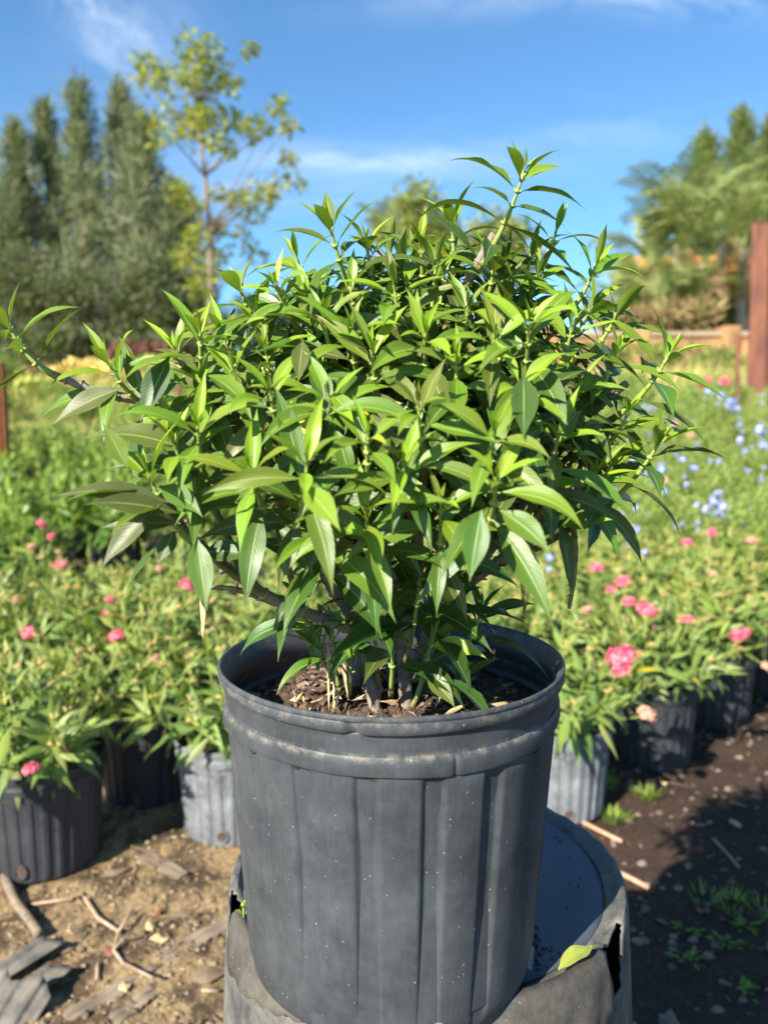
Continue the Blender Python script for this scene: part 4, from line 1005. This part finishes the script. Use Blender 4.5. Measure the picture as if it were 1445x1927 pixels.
# ------------------------------------------------------------------ trees
def casuarina(name, top, Y, width, label, seed, h0=.12, dens=1.0, m='casuarina', group=None, lean=0, spire=True):
    global rng
    rng = np.random.default_rng(seed); random.seed(seed)
    T = at(*top, Y); gz = ground_z(0, Y); H = T.z-gz; root = empty(name, (T.x-lean, Y, gz)); tag(root, label, 'tree', group)
    b = MB(); b.tube([(0, 0, -.2), (lean*.3, 0, H*.4), (lean*.7, .1, H*.75), (lean, 0, H*.97)], [.26, .18, .09, .02], 9); tr = b
    parts = []; n = int(62*dens)
    for i in range(n):
        f = h0+(1-h0)*(i+.5)/n; w = 1.0*width*(min(1, (1-f)/.62)**.85)*(1 if f > h0+.1 else .8)+.12
        a = random.uniform(0, 6.28); r = w*random.choice((random.uniform(.05, .9), random.uniform(.4, 1.7))); c = np.array((lean*f+math.cos(a)*r, math.sin(a)*r, H*f+random.uniform(-.3, .3)))
        pr = (.16+.17*w, .16+.17*w, .45+.45*w)
        k = int(115*(.5+w/width)); parts.append(clump(c, pr, k, .6, .06, .9, .0, False))
        st = Vector((lean*f, 0, H*max(.1, f-.10))); tr.tube([st, st.lerp(Vector(c), .6)+Vector((0, 0, .1)), Vector(c)], [.05, .03, .01], 5)
    # spire
    if spire: parts.append(clump((lean, 0, H*.965), (.16, .16, .9), 170, .45, .045, 1.2, .0, False))
    parts.append(clump((lean, 0, H*.90), (.30, .30, 1.1), 200, .5, .05, 1.1, .0, False))
    blade_obj('crown', parts, M[m], root); tr.build('trunk', M['tree_bark'], root)
    return root
G1 = 'feathery dark trees at the left'
for k, a in enumerate((((28, 246), 34, 1.9, 'feathery grey-green tree at the left edge, lower than its neighbour', 51), ((86, 208), 35, 1.5, 'slim feathery tree between the left edge tree and the tallest pair', 52),
      ((146, 176), 34, 2.0, 'tall feathery tree with pointed top, third from the left', 53), ((226, 168), 36, 1.9, 'tallest dark feathery tree with sharp spire, right of the sky gap', 54), ((268, 230), 33, 2.0, 'dark feathery tree directly left of the thin yellow-leaved tree', 55),
      ((322, 360), 32, 1.5, 'lower feathery tree crown behind the thin yellow-leaved tree', 56), ((-60, 300), 33, 2.0, 'feathery tree mostly outside the left edge', 57))):
    casuarina('casuarina_tree', a[0], a[1], a[2], a[3], a[4], group=G1)
def thin_tree():
    Y = 17; rg = np.random.default_rng(9); root = empty('thin_tree', (at(400, 640, Y).x, Y, ground_z(0, Y)))
    tag(root, 'thin sparse tree with yellow-green leaf clumps and open crown, left of the shrub top', 'tree'); r0 = root.location
    tr = MB(); T = [(402, 660), (398, 560), (395, 440), (386, 330), (376, 262), (372, 190), (370, 120)]
    P = [at(x, y, Y)-r0 for x, y in T]; tr.tube(P, [.08, .07, .058, .047, .035, .022, .010], 8)
    cl_ = [(370, 112, .8), (335, 115, .7), (405, 122, .7), (300, 120, .7), (345, 130, .8), (425, 145, .7), (268, 150, .6), (385, 160, .5), (440, 155, .35), (466, 96, .18), (300, 160, .45), (350, 200, .8), (390, 195, .8), (425, 235, .6), (455, 232, .6), (470, 240, .5), (380, 235, .7), (345, 215, .6), (320, 248, .4), (520, 210, .45), (545, 235, .35), (500, 245, .25),
           (400, 275, .5), (365, 258, .5), (430, 285, .3), (295, 225, .3), (535, 305, .3), (545, 338, .45), (480, 345, .6), (455, 370, .5), (510, 365, .35), (350, 370, .7), (320, 400, .7), (365, 390, .6), (460, 410, .6), (440, 385, .4), (410, 360, .35), (345, 350, .4), (410, 420, .4), (370, 440, .6), (450, 440, .4), (410, 480, .9), (350, 490, .9), (470, 480, .5), (390, 530, 1.0), (440, 540, .8), (330, 560, 1.0), (480, 560, .4), (400, 600, 1.0), (300, 520, .8), (350, 620, 1.0), (460, 610, .7), (300, 600, .8)]
    parts = []
    for i, (x, y, s) in enumerate(cl_):
        if (y > 480 and i % 2) or (350 < y and x < 375 and i % 3): continue
        c = at(x, y, Y+rg.normal()*.7*(1 if y < 450 else 1.4))-r0; s *= .84 if y < 470 else .62; n = int(180*s*s+60)
        for q in range(3):
            cc = np.array(c)+rg.normal(size=3)*.24*s; parts.append(clump(cc, (.30*s+.08, .3*s+.05, .22*s+.06), n//4, .17, .07, -.1, .0, False))
        # limb
        k = min(range(len(P)), key=lambda j: abs(P[j].z-(c.z-.8*abs(c.x-P[j].x)**.8-.2))); st = P[max(0, k)]
        tr.tube(bez(st, (st.x*.6+c.x*.4, (st.y+c.y)/2, (st.z+c.z)/2-.12), c, 6), [.03, .022, .016, .012, .009, .006], 5)
    blade_obj('crown', parts, M['tree_leaf'], root); tr.build('trunk', M['tree_bark'], root)
thin_tree()
def round_tree(name, px, py, rx, rz, Y, m, label, n=2600, L=.22, W=.1, seed=1, group=None, cat='tree', lobes=16):
    global rng
    rng = np.random.default_rng(seed); c = at(px, py, Y); s = Y/F; gz = ground_z(0, Y); root = empty(name, (c.x, Y, gz)); tag(root, label, cat, group)
    h = c.z-gz; A, B = rx*s, rz*s; parts = []; b = MB(); b.tube([(0, 0, -.1), (.05, 0, h*.5), (0, 0, h)], [.05*A+.1, .04*A+.08, .04], 8)
    for i in range(lobes):
        u = rng.normal(size=3); u /= np.linalg.norm(u); f = rng.uniform(.35, .85); q = np.array((u[0]*A*f, u[1]*A*f, h+u[2]*B*f)); k = rng.uniform(.28, .5)
        parts.append(clump(q, (A*k, A*k, B*k), n//lobes, L, W, .2, .15)); b.tube([(0, 0, h*.6), tuple(q*.6+np.array((0, 0, h*.3))), tuple(q)], [.07, .04, .015], 5)
    blade_obj('crown', parts, M[m], root); b.build('trunk', M['tree_bark'], root); return root
round_tree('round_tree', 800, 418, 75, 62, 24, 'olive_tree', 'yellow-green round tree crown rising behind the top of the shrub', 3000, .2, .09, 61)
round_tree('round_tree', 930, 470, 95, 70, 30, 'olive_tree', 'olive tree crown behind the right part of the shrub top', 3000, .26, .11, 62)
round_tree('round_tree', 1180, 590, 70, 55, 20, 'olive_tree', 'low bushy olive tree left of the palms', 2600, .16, .06, 63)
for k, (px, py, rx, rz, Y, lab) in enumerate(((60, 560, 110, 90, 27, 'dark bushy tree under the feathery trees, at the left edge'), (200, 590, 110, 80, 26, 'dark bushy tree under the feathery trees, second from the left'), (310, 580, 80, 95, 25, 'dark bushy tree below the lower feathery crown'),
        (480, 620, 90, 60, 28, 'dark bushy tree right of the thin tree foot'), (110, 660, 120, 45, 22, 'low dark hedge shrub at the foot of the feathery trees'), (330, 660, 100, 40, 22, 'low dark hedge shrub behind the thin reddish stake'))):
    round_tree('bushy_tree', px, py, rx, rz, Y, 'dark_tree', lab, 4200, .22, .09, 70+k)
for k, (px, py, rx, rz, lab) in enumerate(((1330, 300, 42, 130, 'tall dense green tree behind the palms, left one'), (1395, 270, 40, 150, 'tall pointed green tree behind the palms, middle one'), (1450, 290, 45, 150, 'tall green tree behind the palms at the right edge'))):
    casuarina('tall_tree', (px, py-rz*.35), 36, 1.7, lab, 80+k, m='green_tree', spire=False, group='tall green trees behind the palms')

# palms
def frond_mesh(seed, L=2.4, m='palm_leaf', nl=46, droop=1.0, leaf=.55):
    rs = random.Random(seed); b = MB(); pts = []; p = Vector((0, 0, 0)); d = Vector((.42, 0, 1)).normalized(); n = 16
    for i in range(n+1):
        pts.append(p.copy()); p = p+d*(L/n); d = (d+Vector((0, 0, -1))*droop*1.9/n*(.4+1.2*i/n)+Vector((.02, 0, 0))).normalized()
    b.tube(pts, [.022*(1-.8*i/n)+.003 for i in range(n+1)], 5)
    V = []; Fq = []
    for k in range(nl):
        t = .16+.84*k/nl; f = t*n; i0 = min(n-1, int(f)); q = pts[i0].lerp(pts[i0+1], f-i0); ax = (pts[i0+1]-pts[i0]).normalized(); side = Vector((0, 1, 0)); nn = side.cross(ax)
        l = leaf*math.sin(math.pi*(.12+.80*t))**.6
        for s_ in (-1, 1):
            dd = (ax*.75+side*s_*1.0+nn*-.30+Vector((0, 0, rs.uniform(-.3, .1)))).normalized(); w = ax*.018; tip = q+dd*l+Vector((0, 0, -.30*l)); mid = q+dd*l*.55+Vector((0, 0, -.05*l)); o = len(V)
            V += [q-w*.5, q+w*.5, mid+w, mid-w, tip]; Fq += [(o, o+1, o+2, o+3), (o+3, o+2, o+4)]
    b.add(V, Fq, False)
    me_o = b.build('frond', M[m]); mb = me_o.data
    return me_o
fr_src = [frond_mesh(1), frond_mesh(2, 2.0, droop=1.35), frond_mesh(3, 1.7, 'dry_palm', 30, 2.0, .5)]
used = set()
for f_ in fr_src:   # a length of "age" so that the leaf material works on them too
    a = f_.data.attributes.new('age', 'FLOAT', 'POINT'); a.data.foreach_set('value', np.full(len(f_.data.vertices), .45, np.float32)); f_.data.uv_layers.new(name='UVMap')
def palm(px, py, Y, sc, label, seed, n=13, trunk=True, dry_n=3):
    random.seed(seed); sc *= .9; c = at(px, py+28, Y); gz = ground_z(0, Y); root = empty('palm_tree', (c.x, Y, gz)); tag(root, label, 'palm', 'palms at the right'); h = c.z-gz
    b = MB(); pts = [(0, 0, -.1), (.06, 0, h*.35), (-.04, 0, h*.7), (0, 0, h)]
    P = [Vector(pts[0]).lerp(Vector(pts[1]), t/6) for t in range(6)]+[Vector(pts[1]).lerp(Vector(pts[2]), t/6) for t in range(6)]+[Vector(pts[2]).lerp(Vector(pts[3]), t/6) for t in range(7)]
    b.tube(P, [.13*(1.08 if i % 2 else .95)*(1-.02*i)+.02 for i in range(len(P))], 9); b.build('trunk', M['pale_bark'], root)
    for i in range(n+dry_n):
        src_ = fr_src[2] if i >= n else fr_src[i % 2]
        if src_.name not in used and src_.parent is None: f_ = src_; used.add(src_.name)
        else: f_ = src_.copy(); col.objects.link(f_)
        f_.parent = root; f_.location = (0, 0, h); lean = random.uniform(-.75, .25) if i < n else random.uniform(1.2, 1.7)
        f_.rotation_euler = (random.gauss(0, .12), lean, i*2.399+random.uniform(-.2, .2)); s = sc*random.uniform(.8, 1.15); f_.scale = (s, s, s)
random.seed(3)
palm(1325, 470, 18, 1.15, 'arching palm with a bare pinkish trunk, in the middle of the palm group', 1, 15, dry_n=2)
palm(1225, 480, 19, 1.0, 'palm at the left of the palm group, fronds arching towards the shrub', 2, 14)
palm(1275, 430, 21, 1.15, 'taller palm behind, left of the middle palm', 3, 15)
palm(1400, 440, 20, 1.15, 'tall palm at the right of the group, beside the rusty post', 4, 15)
palm(1170, 545, 18.5, .75, 'small palm at the far left end of the palm group', 5, 12, dry_n=4)
palm(1240, 555, 17, .8, 'short palm with brown hanging fronds low at the left of the palm group', 6, 10, dry_n=9)
palm(1360, 400, 23, 1.1, 'tallest palm at the back of the group', 7, 14)
palm(1290, 560, 17.5, .7, 'short palm with yellowish fronds in front of the middle palm', 8, 12, dry_n=6)
palm(715, 450, 26, .9, 'distant palm head showing over the left of the shrub top', 9, 12)
for k, (px, py, lab) in enumerate(((1170, 600, 'low dry brown shrub behind the wall, left one'), (1235, 598, 'low dry brown shrub behind the wall, middle one'), (1300, 606, 'low dry brown shrub behind the wall, right one'))):
    round_tree('dry_shrub', px, py, 45, 30, 15.5, 'dry_palm', lab, 1200, .3, .05, 90+k, cat='shrub', lobes=8)
round_tree('bushy_tree', 1330, 590, 90, 45, 22, 'dark_tree', 'dark bush in shade behind the palm trunks', 4000, .2, .09, 95)

# ------------------------------------------------------------------ ground litter
random.seed(77)
def pebbles(name, n, region, m, r0, r1, label):
    b = MB()
    for i in range(n):
        x, y = region(); z = ground_height(x, y); r = r0+(r1-r0)*random.random()**3
        vs_ = []; k = 6; ph = random.uniform(0, 1)
        for j, (rr, zz) in enumerate(((.75, -.3), (1, .15), (.6, .62))):
            for q in range(k): a = ph+6.283*q/k; s = rr*r*random.uniform(.8, 1.2); vs_.append((x+math.cos(a)*s, y+math.sin(a)*s*.8, z+zz*r))
        vs_.append((x, y, z+.75*r)); fs = [(j*k+q, j*k+(q+1) % k, (j+1)*k+(q+1) % k, (j+1)*k+q) for j in range(2) for q in range(k)]+[(2*k+q, 2*k+(q+1) % k, 3*k) for q in range(k)]
        b.add(vs_, fs)
    o = b.build(name, M[m]); tag(o, label, 'gravel', kind='stuff')
def regL():
    while True:
        y = random.uniform(.95, 2.1); x = random.uniform(-1.1, .0)
        if math.hypot(x-BX, y-BY) > .25: return x, y
def regR():
    while True:
        y = random.uniform(1.1, 3.0); x = random.uniform(.15, 1.7)
        if math.hypot(x-BX, y-BY) > .25: return x, y
pebbles('gravel', 4600, regL, 'pebble', .0011, .0070, 'small tan pebbles and grit scattered over the sandy ground at the left')
pebbles('soil_clods', 2200, regR, 'dark_pebble', .0015, .013, 'dark crumbs and clods on the brown soil at the right')
pebbles('pale_grit', 90, regR, 'pebble', .002, .008, 'few pale stones on the dark soil at the right')
def stick(pts_px, r, m, label, name='stick', forks=()):
    P = [on_z(x, y) for x, y in pts_px]; P = [Vector((p.x, p.y, ground_height(p.x, p.y)+r+.004)) for p in P]; c = P[0]
    root = empty(name, c); tag(root, label, 'stick'); b = MB(); b.tube([p-c for p in P], [r*(1-.3*i/len(P)) for i in range(len(P))], 7); b.build('stick_body', M[m], root)
    for f in forks:
        Q = [on_z(x, y) for x, y in f]; Q = [Vector((p.x, p.y, ground_height(p.x, p.y)+r+.006+.012*(i % 2))) for i, p in enumerate(Q)]
        b = MB(); b.tube([p-c for p in Q], r*.7, 6); b.build('side_twig', M[m], root)
stick([(160, 1700), (185, 1735), (225, 1760), (215, 1800), (235, 1830)], .004, 'twig', 'forked grey twig lying on sandy ground at the left', forks=([(225, 1760), (250, 1730)], [(215, 1800), (250, 1770)], [(235, 1830), (290, 1870)]))
stick([(0, 1640), (30, 1700), (55, 1740), (75, 1775)], .011, 'wood', 'thick weathered grey stick curving below the left edge pot')
stick([(1090, 1548), (1130, 1568), (1170, 1588)], .0055, 'red_twig', 'reddish stick by the drain hole of the grey pot at the right')
stick([(1165, 1650), (1195, 1668), (1220, 1680)], .006, 'red_twig', 'pale broken stick beside the right side of the bucket')
stick([(1340, 1590), (1365, 1610), (1390, 1635)], .003, 'twig', 'thin straight twig on the dark soil at the right')
stick([(1372, 1550), (1392, 1560)], .006, 'twig', 'short pale stub of wood on the dark soil at the right')
stick([(60, 1700), (140, 1700)], .003, 'twig', 'thin straight twig right of the thick grey stick')
stick([(380, 1872), (412, 1871)], .003, 'twig', 'short straw-coloured twig near the bucket foot')
stick([(185, 1820), (183, 1850)], .003, 'twig', 'short straw-coloured twig below the forked twig')
def plank(a, b_, w, t, label, m='wood'):
    A = on_z(*a); B = on_z(*b_); d = B-A; L = d.length; mid = (A+B)/2; mid.z = ground_height(mid.x, mid.y)+t*.1
    root = empty('weathered_slat', mid, math.atan2(d.y, d.x)); tag(root, label, 'wooden slat'); bb = MB(); n = 24; vs_ = []
    for i in range(n+1):
        x = -L/2+L*i/n; e1 = w/2*(1+.12*math.sin(i*1.9)+.08*math.sin(i*4.3)); e2 = w/2*(1+.12*math.sin(i*2.3+1))
        if i in (0, n): e1 *= .5; e2 *= .7
        for yy_, zz in ((-e1, -t/2), (-e1, t/2), (e2, t/2), (e2, -t/2)): vs_.append((x, yy_, zz+.002*math.sin(i*.5)))
    fs = [(i*4+k, i*4+(k+1) % 4, (i+1)*4+(k+1) % 4, (i+1)*4+k) for i in range(n) for k in range(4)]+[(3, 2, 1, 0), (n*4, n*4+1, n*4+2, n*4+3)]
    bb.add(vs_, fs, False); bb.build('slat', M[m], root)
plank((125, 1922), (285, 1835), .035, .006, 'weathered slat lying flat near the bottom left, left of the other bottom slat')
plank((210, 1935), (300, 1862), .030, .006, 'weathered slat lying flat at the bottom, nearest to the bucket')
plank((300, 1815), (430, 1745), .038, .006, 'weathered slat leading to the foot of the bucket')
plank((270, 1615), (345, 1655), .035, .007, 'short weathered slat on the sand under the grey pot')
# broken pot pieces at the bottom left
def shard(px, py, rz, tilt, label, a1=1.1, m='bg_pot_grey'):
    p = on_z(px, py); root = empty('pot_shard', (p.x, p.y, ground_height(p.x, p.y)+.006)); root.rotation_euler = (tilt, .1, rz); tag(root, label, 'plastic shard')
    fl = flute(22, .006, .6, .2); b = MB(); prof = [(.12+.012*i/8, -.05+.10*i/8) for i in range(9)]
    def fun(t, r, z, j): return r+fl(t)-.12, z*(1+.15*math.sin(t*7))
    vs_ = []; n = 48
    for j, (r, z) in enumerate(prof):
        for i in range(n+1):
            t = a1*i/n-a1/2; rr = r+fl(t+.2); vs_.append((rr*math.sin(t), (z+.012*math.sin(t*9)*(j/8)), rr*math.cos(t)-.118+.01))
    b.add(vs_, [(j*(n+1)+i, j*(n+1)+i+1, (j+1)*(n+1)+i+1, (j+1)*(n+1)+i) for j in range(8) for i in range(n)]); o = b.build('shard_wall', M[m], root)
    s = o.modifiers.new('t', 'SOLIDIFY'); s.thickness = .002
shard(48, 1815, R(-42), .05, 'ribbed grey piece of a broken pot lying left of the bucket, upper one', .42, 'shard')
shard(62, 1862, R(-38), .10, 'ribbed grey piece of a broken pot at bottom left, lower one', .42, 'shard')
shard(20, 1905, R(-20), .5, 'dark curved piece of broken pot in the bottom left corner', .9, 'shard')
# fallen leaves on the ground
for k, (px, py, m, lab) in enumerate(((300, 1720, 'rust_orange', 'small orange-brown fallen leaf on the sand left of the bucket'), (285, 1745, 'dry_leaf', 'tan fallen leaf on the sand just below the orange-brown one'), (145, 1695, 'dry_leaf', 'pale chip on the sand below the left edge pot'),
        (300, 1780, 'dry_leaf', 'tan fallen leaf left of the slat at the bucket foot'), (1255, 1475, 'dry_leaf', 'tan stone-like clod of dry leaf on the soil behind the bucket at the right'), (207, 1800, 'rust', 'reddish-brown leaf scrap in the forked twig'), (1320, 1710, 'rust', 'dull reddish leaf in the shaded soil at the lower right'), (235, 1870, 'dry_leaf', 'small tan leaf scrap at the bottom left between slats'))):
    p = on_z(px, py); root = empty('fallen_leaf', (p.x, p.y, ground_height(p.x, p.y)+.006), random.uniform(0, 6)); tag(root, lab, 'leaf'); l = Leaves(9, 5); l.add((-.018, 0, 0), (1, 0, .3), (0, 1, 0), .038, .022, .7, .6, .5, .3, random.gauss(0, .6)); l.build('blade', M[m], root)
def litter(label, n, region, seed):
    random.seed(seed); b = MB()
    for i in range(n):
        x, y = region(); z = ground_height(x, y)+.003; a = random.uniform(0, 6.28); L = random.uniform(.008, .04)*(1 if random.random() < .85 else 2.2); d = Vector((math.cos(a), math.sin(a), random.gauss(0, .08)))*L*.5; c = Vector((x, y, z))
        if random.random() < .6:
            k = Vector((-d.y, d.x, 0))*random.uniform(-.35, .35); rr = random.uniform(.0006, .0018); b.tube([c-d, c+k, c+d], [rr, rr, rr*.6], 4)
        else:
            q = Vector((-d.y, d.x, random.gauss(0, .004))).normalized()*L*random.uniform(.12, .3); b.add([c-d, c-q+Vector((0, 0, .003)), c+d, c+q+Vector((0, 0, .002)), c+Vector((0, 0, .004))], [(0, 1, 4), (1, 2, 4), (2, 3, 4), (3, 0, 4)], False)
    tag(b.build('litter', M['litter'], None), label, 'litter', kind='stuff')
M['litter'] = simple('litter', (.08, .052, .034), (.28, .20, .125), 14, .9)
litter('dry leaf bits, bark and broken twigs strewn over the sandy ground at the left', 900, regL, 5)
litter('sparse dry bits and twig scraps on the dark soil at the right', 350, regR, 6)
# tufts of grass and small weeds
def tuft(px, py, h, n, label, m='fresh_grass', r=.02, z=0):
    p = on_z(px, py); root = empty('grass_tuft', (p.x, p.y, ground_height(p.x, p.y))); tag(root, label, 'grass tuft'); l = Leaves(6, 3)
    for i in range(n):
        a = random.uniform(0, 6.28); q = r*math.sqrt(random.random()); d = Vector((math.cos(a)*.7, math.sin(a)*.7, random.uniform(.5, 1.6))); l.add((math.cos(a)*q, math.sin(a)*q, 0), d, d.cross(Vector((0, 0, 1))), h*random.uniform(.6, 1.2), .0035, random.uniform(.2, 1.2), .3, random.random())
    l.build('blades', M[m], root)
tuft(1215, 1505, .035, 90, 'bright green grass tuft, the farther of the two sunlit ones on the right', r=.03)
tuft(1155, 1540, .035, 90, 'bright green grass tuft, the nearer sunlit one beside the reddish stick', r=.035)
tuft(1375, 1705, .045, 34, 'spiky grass tuft in the shade at the right, larger middle one', r=.03)
tuft(1325, 1690, .035, 24, 'small grass tuft in the shade left of the larger spiky one', r=.03)
tuft(1440, 1725, .045, 28, 'grass tuft in the shade cut by the right edge', r=.03)
tuft(1365, 1362, .05, 60, 'green tuft at the foot of the second pot from the right edge', r=.04)
tuft(1430, 1310, .05, 60, 'green tuft at the foot of the pot at the right edge', r=.04)
tuft(1140, 1490, .04, 50, 'green tuft at the shaded side of the grey fluted pot', r=.03)
tuft(460, 1565, .02, 14, 'tiny green blades at the foot of the grey pot left of the big pot', r=.01)
for (px, py, lab) in ((1290, 1745, 'flat green weed in the shade, left one of three by the bucket'), (1365, 1770, 'flat green weed in the shade, lower middle one'), (1400, 1740, 'flat green weed in the shade, right one below the tufts'), (1300, 1800, 'small dull weed in dark soil near the bucket side'), (1400, 1860, 'small dull weed in the dark bottom right corner')):
    p = on_z(px, py); root = empty('weed', (p.x, p.y, ground_height(p.x, p.y)+.002)); tag(root, lab, 'weed'); l = Leaves(6, 3)
    for i in range(22):
        a = random.uniform(0, 6.28); q = .025*random.random(); d = Vector((math.cos(a), math.sin(a), random.uniform(.1, .9))); l.add((math.cos(a)*q, math.sin(a)*q, .003), d, d.cross(Vector((0, 0, 1))), random.uniform(.01, .022), .008, .8, .2, random.random()*.6)
    l.build('leaves', M['fresh_grass'], root)
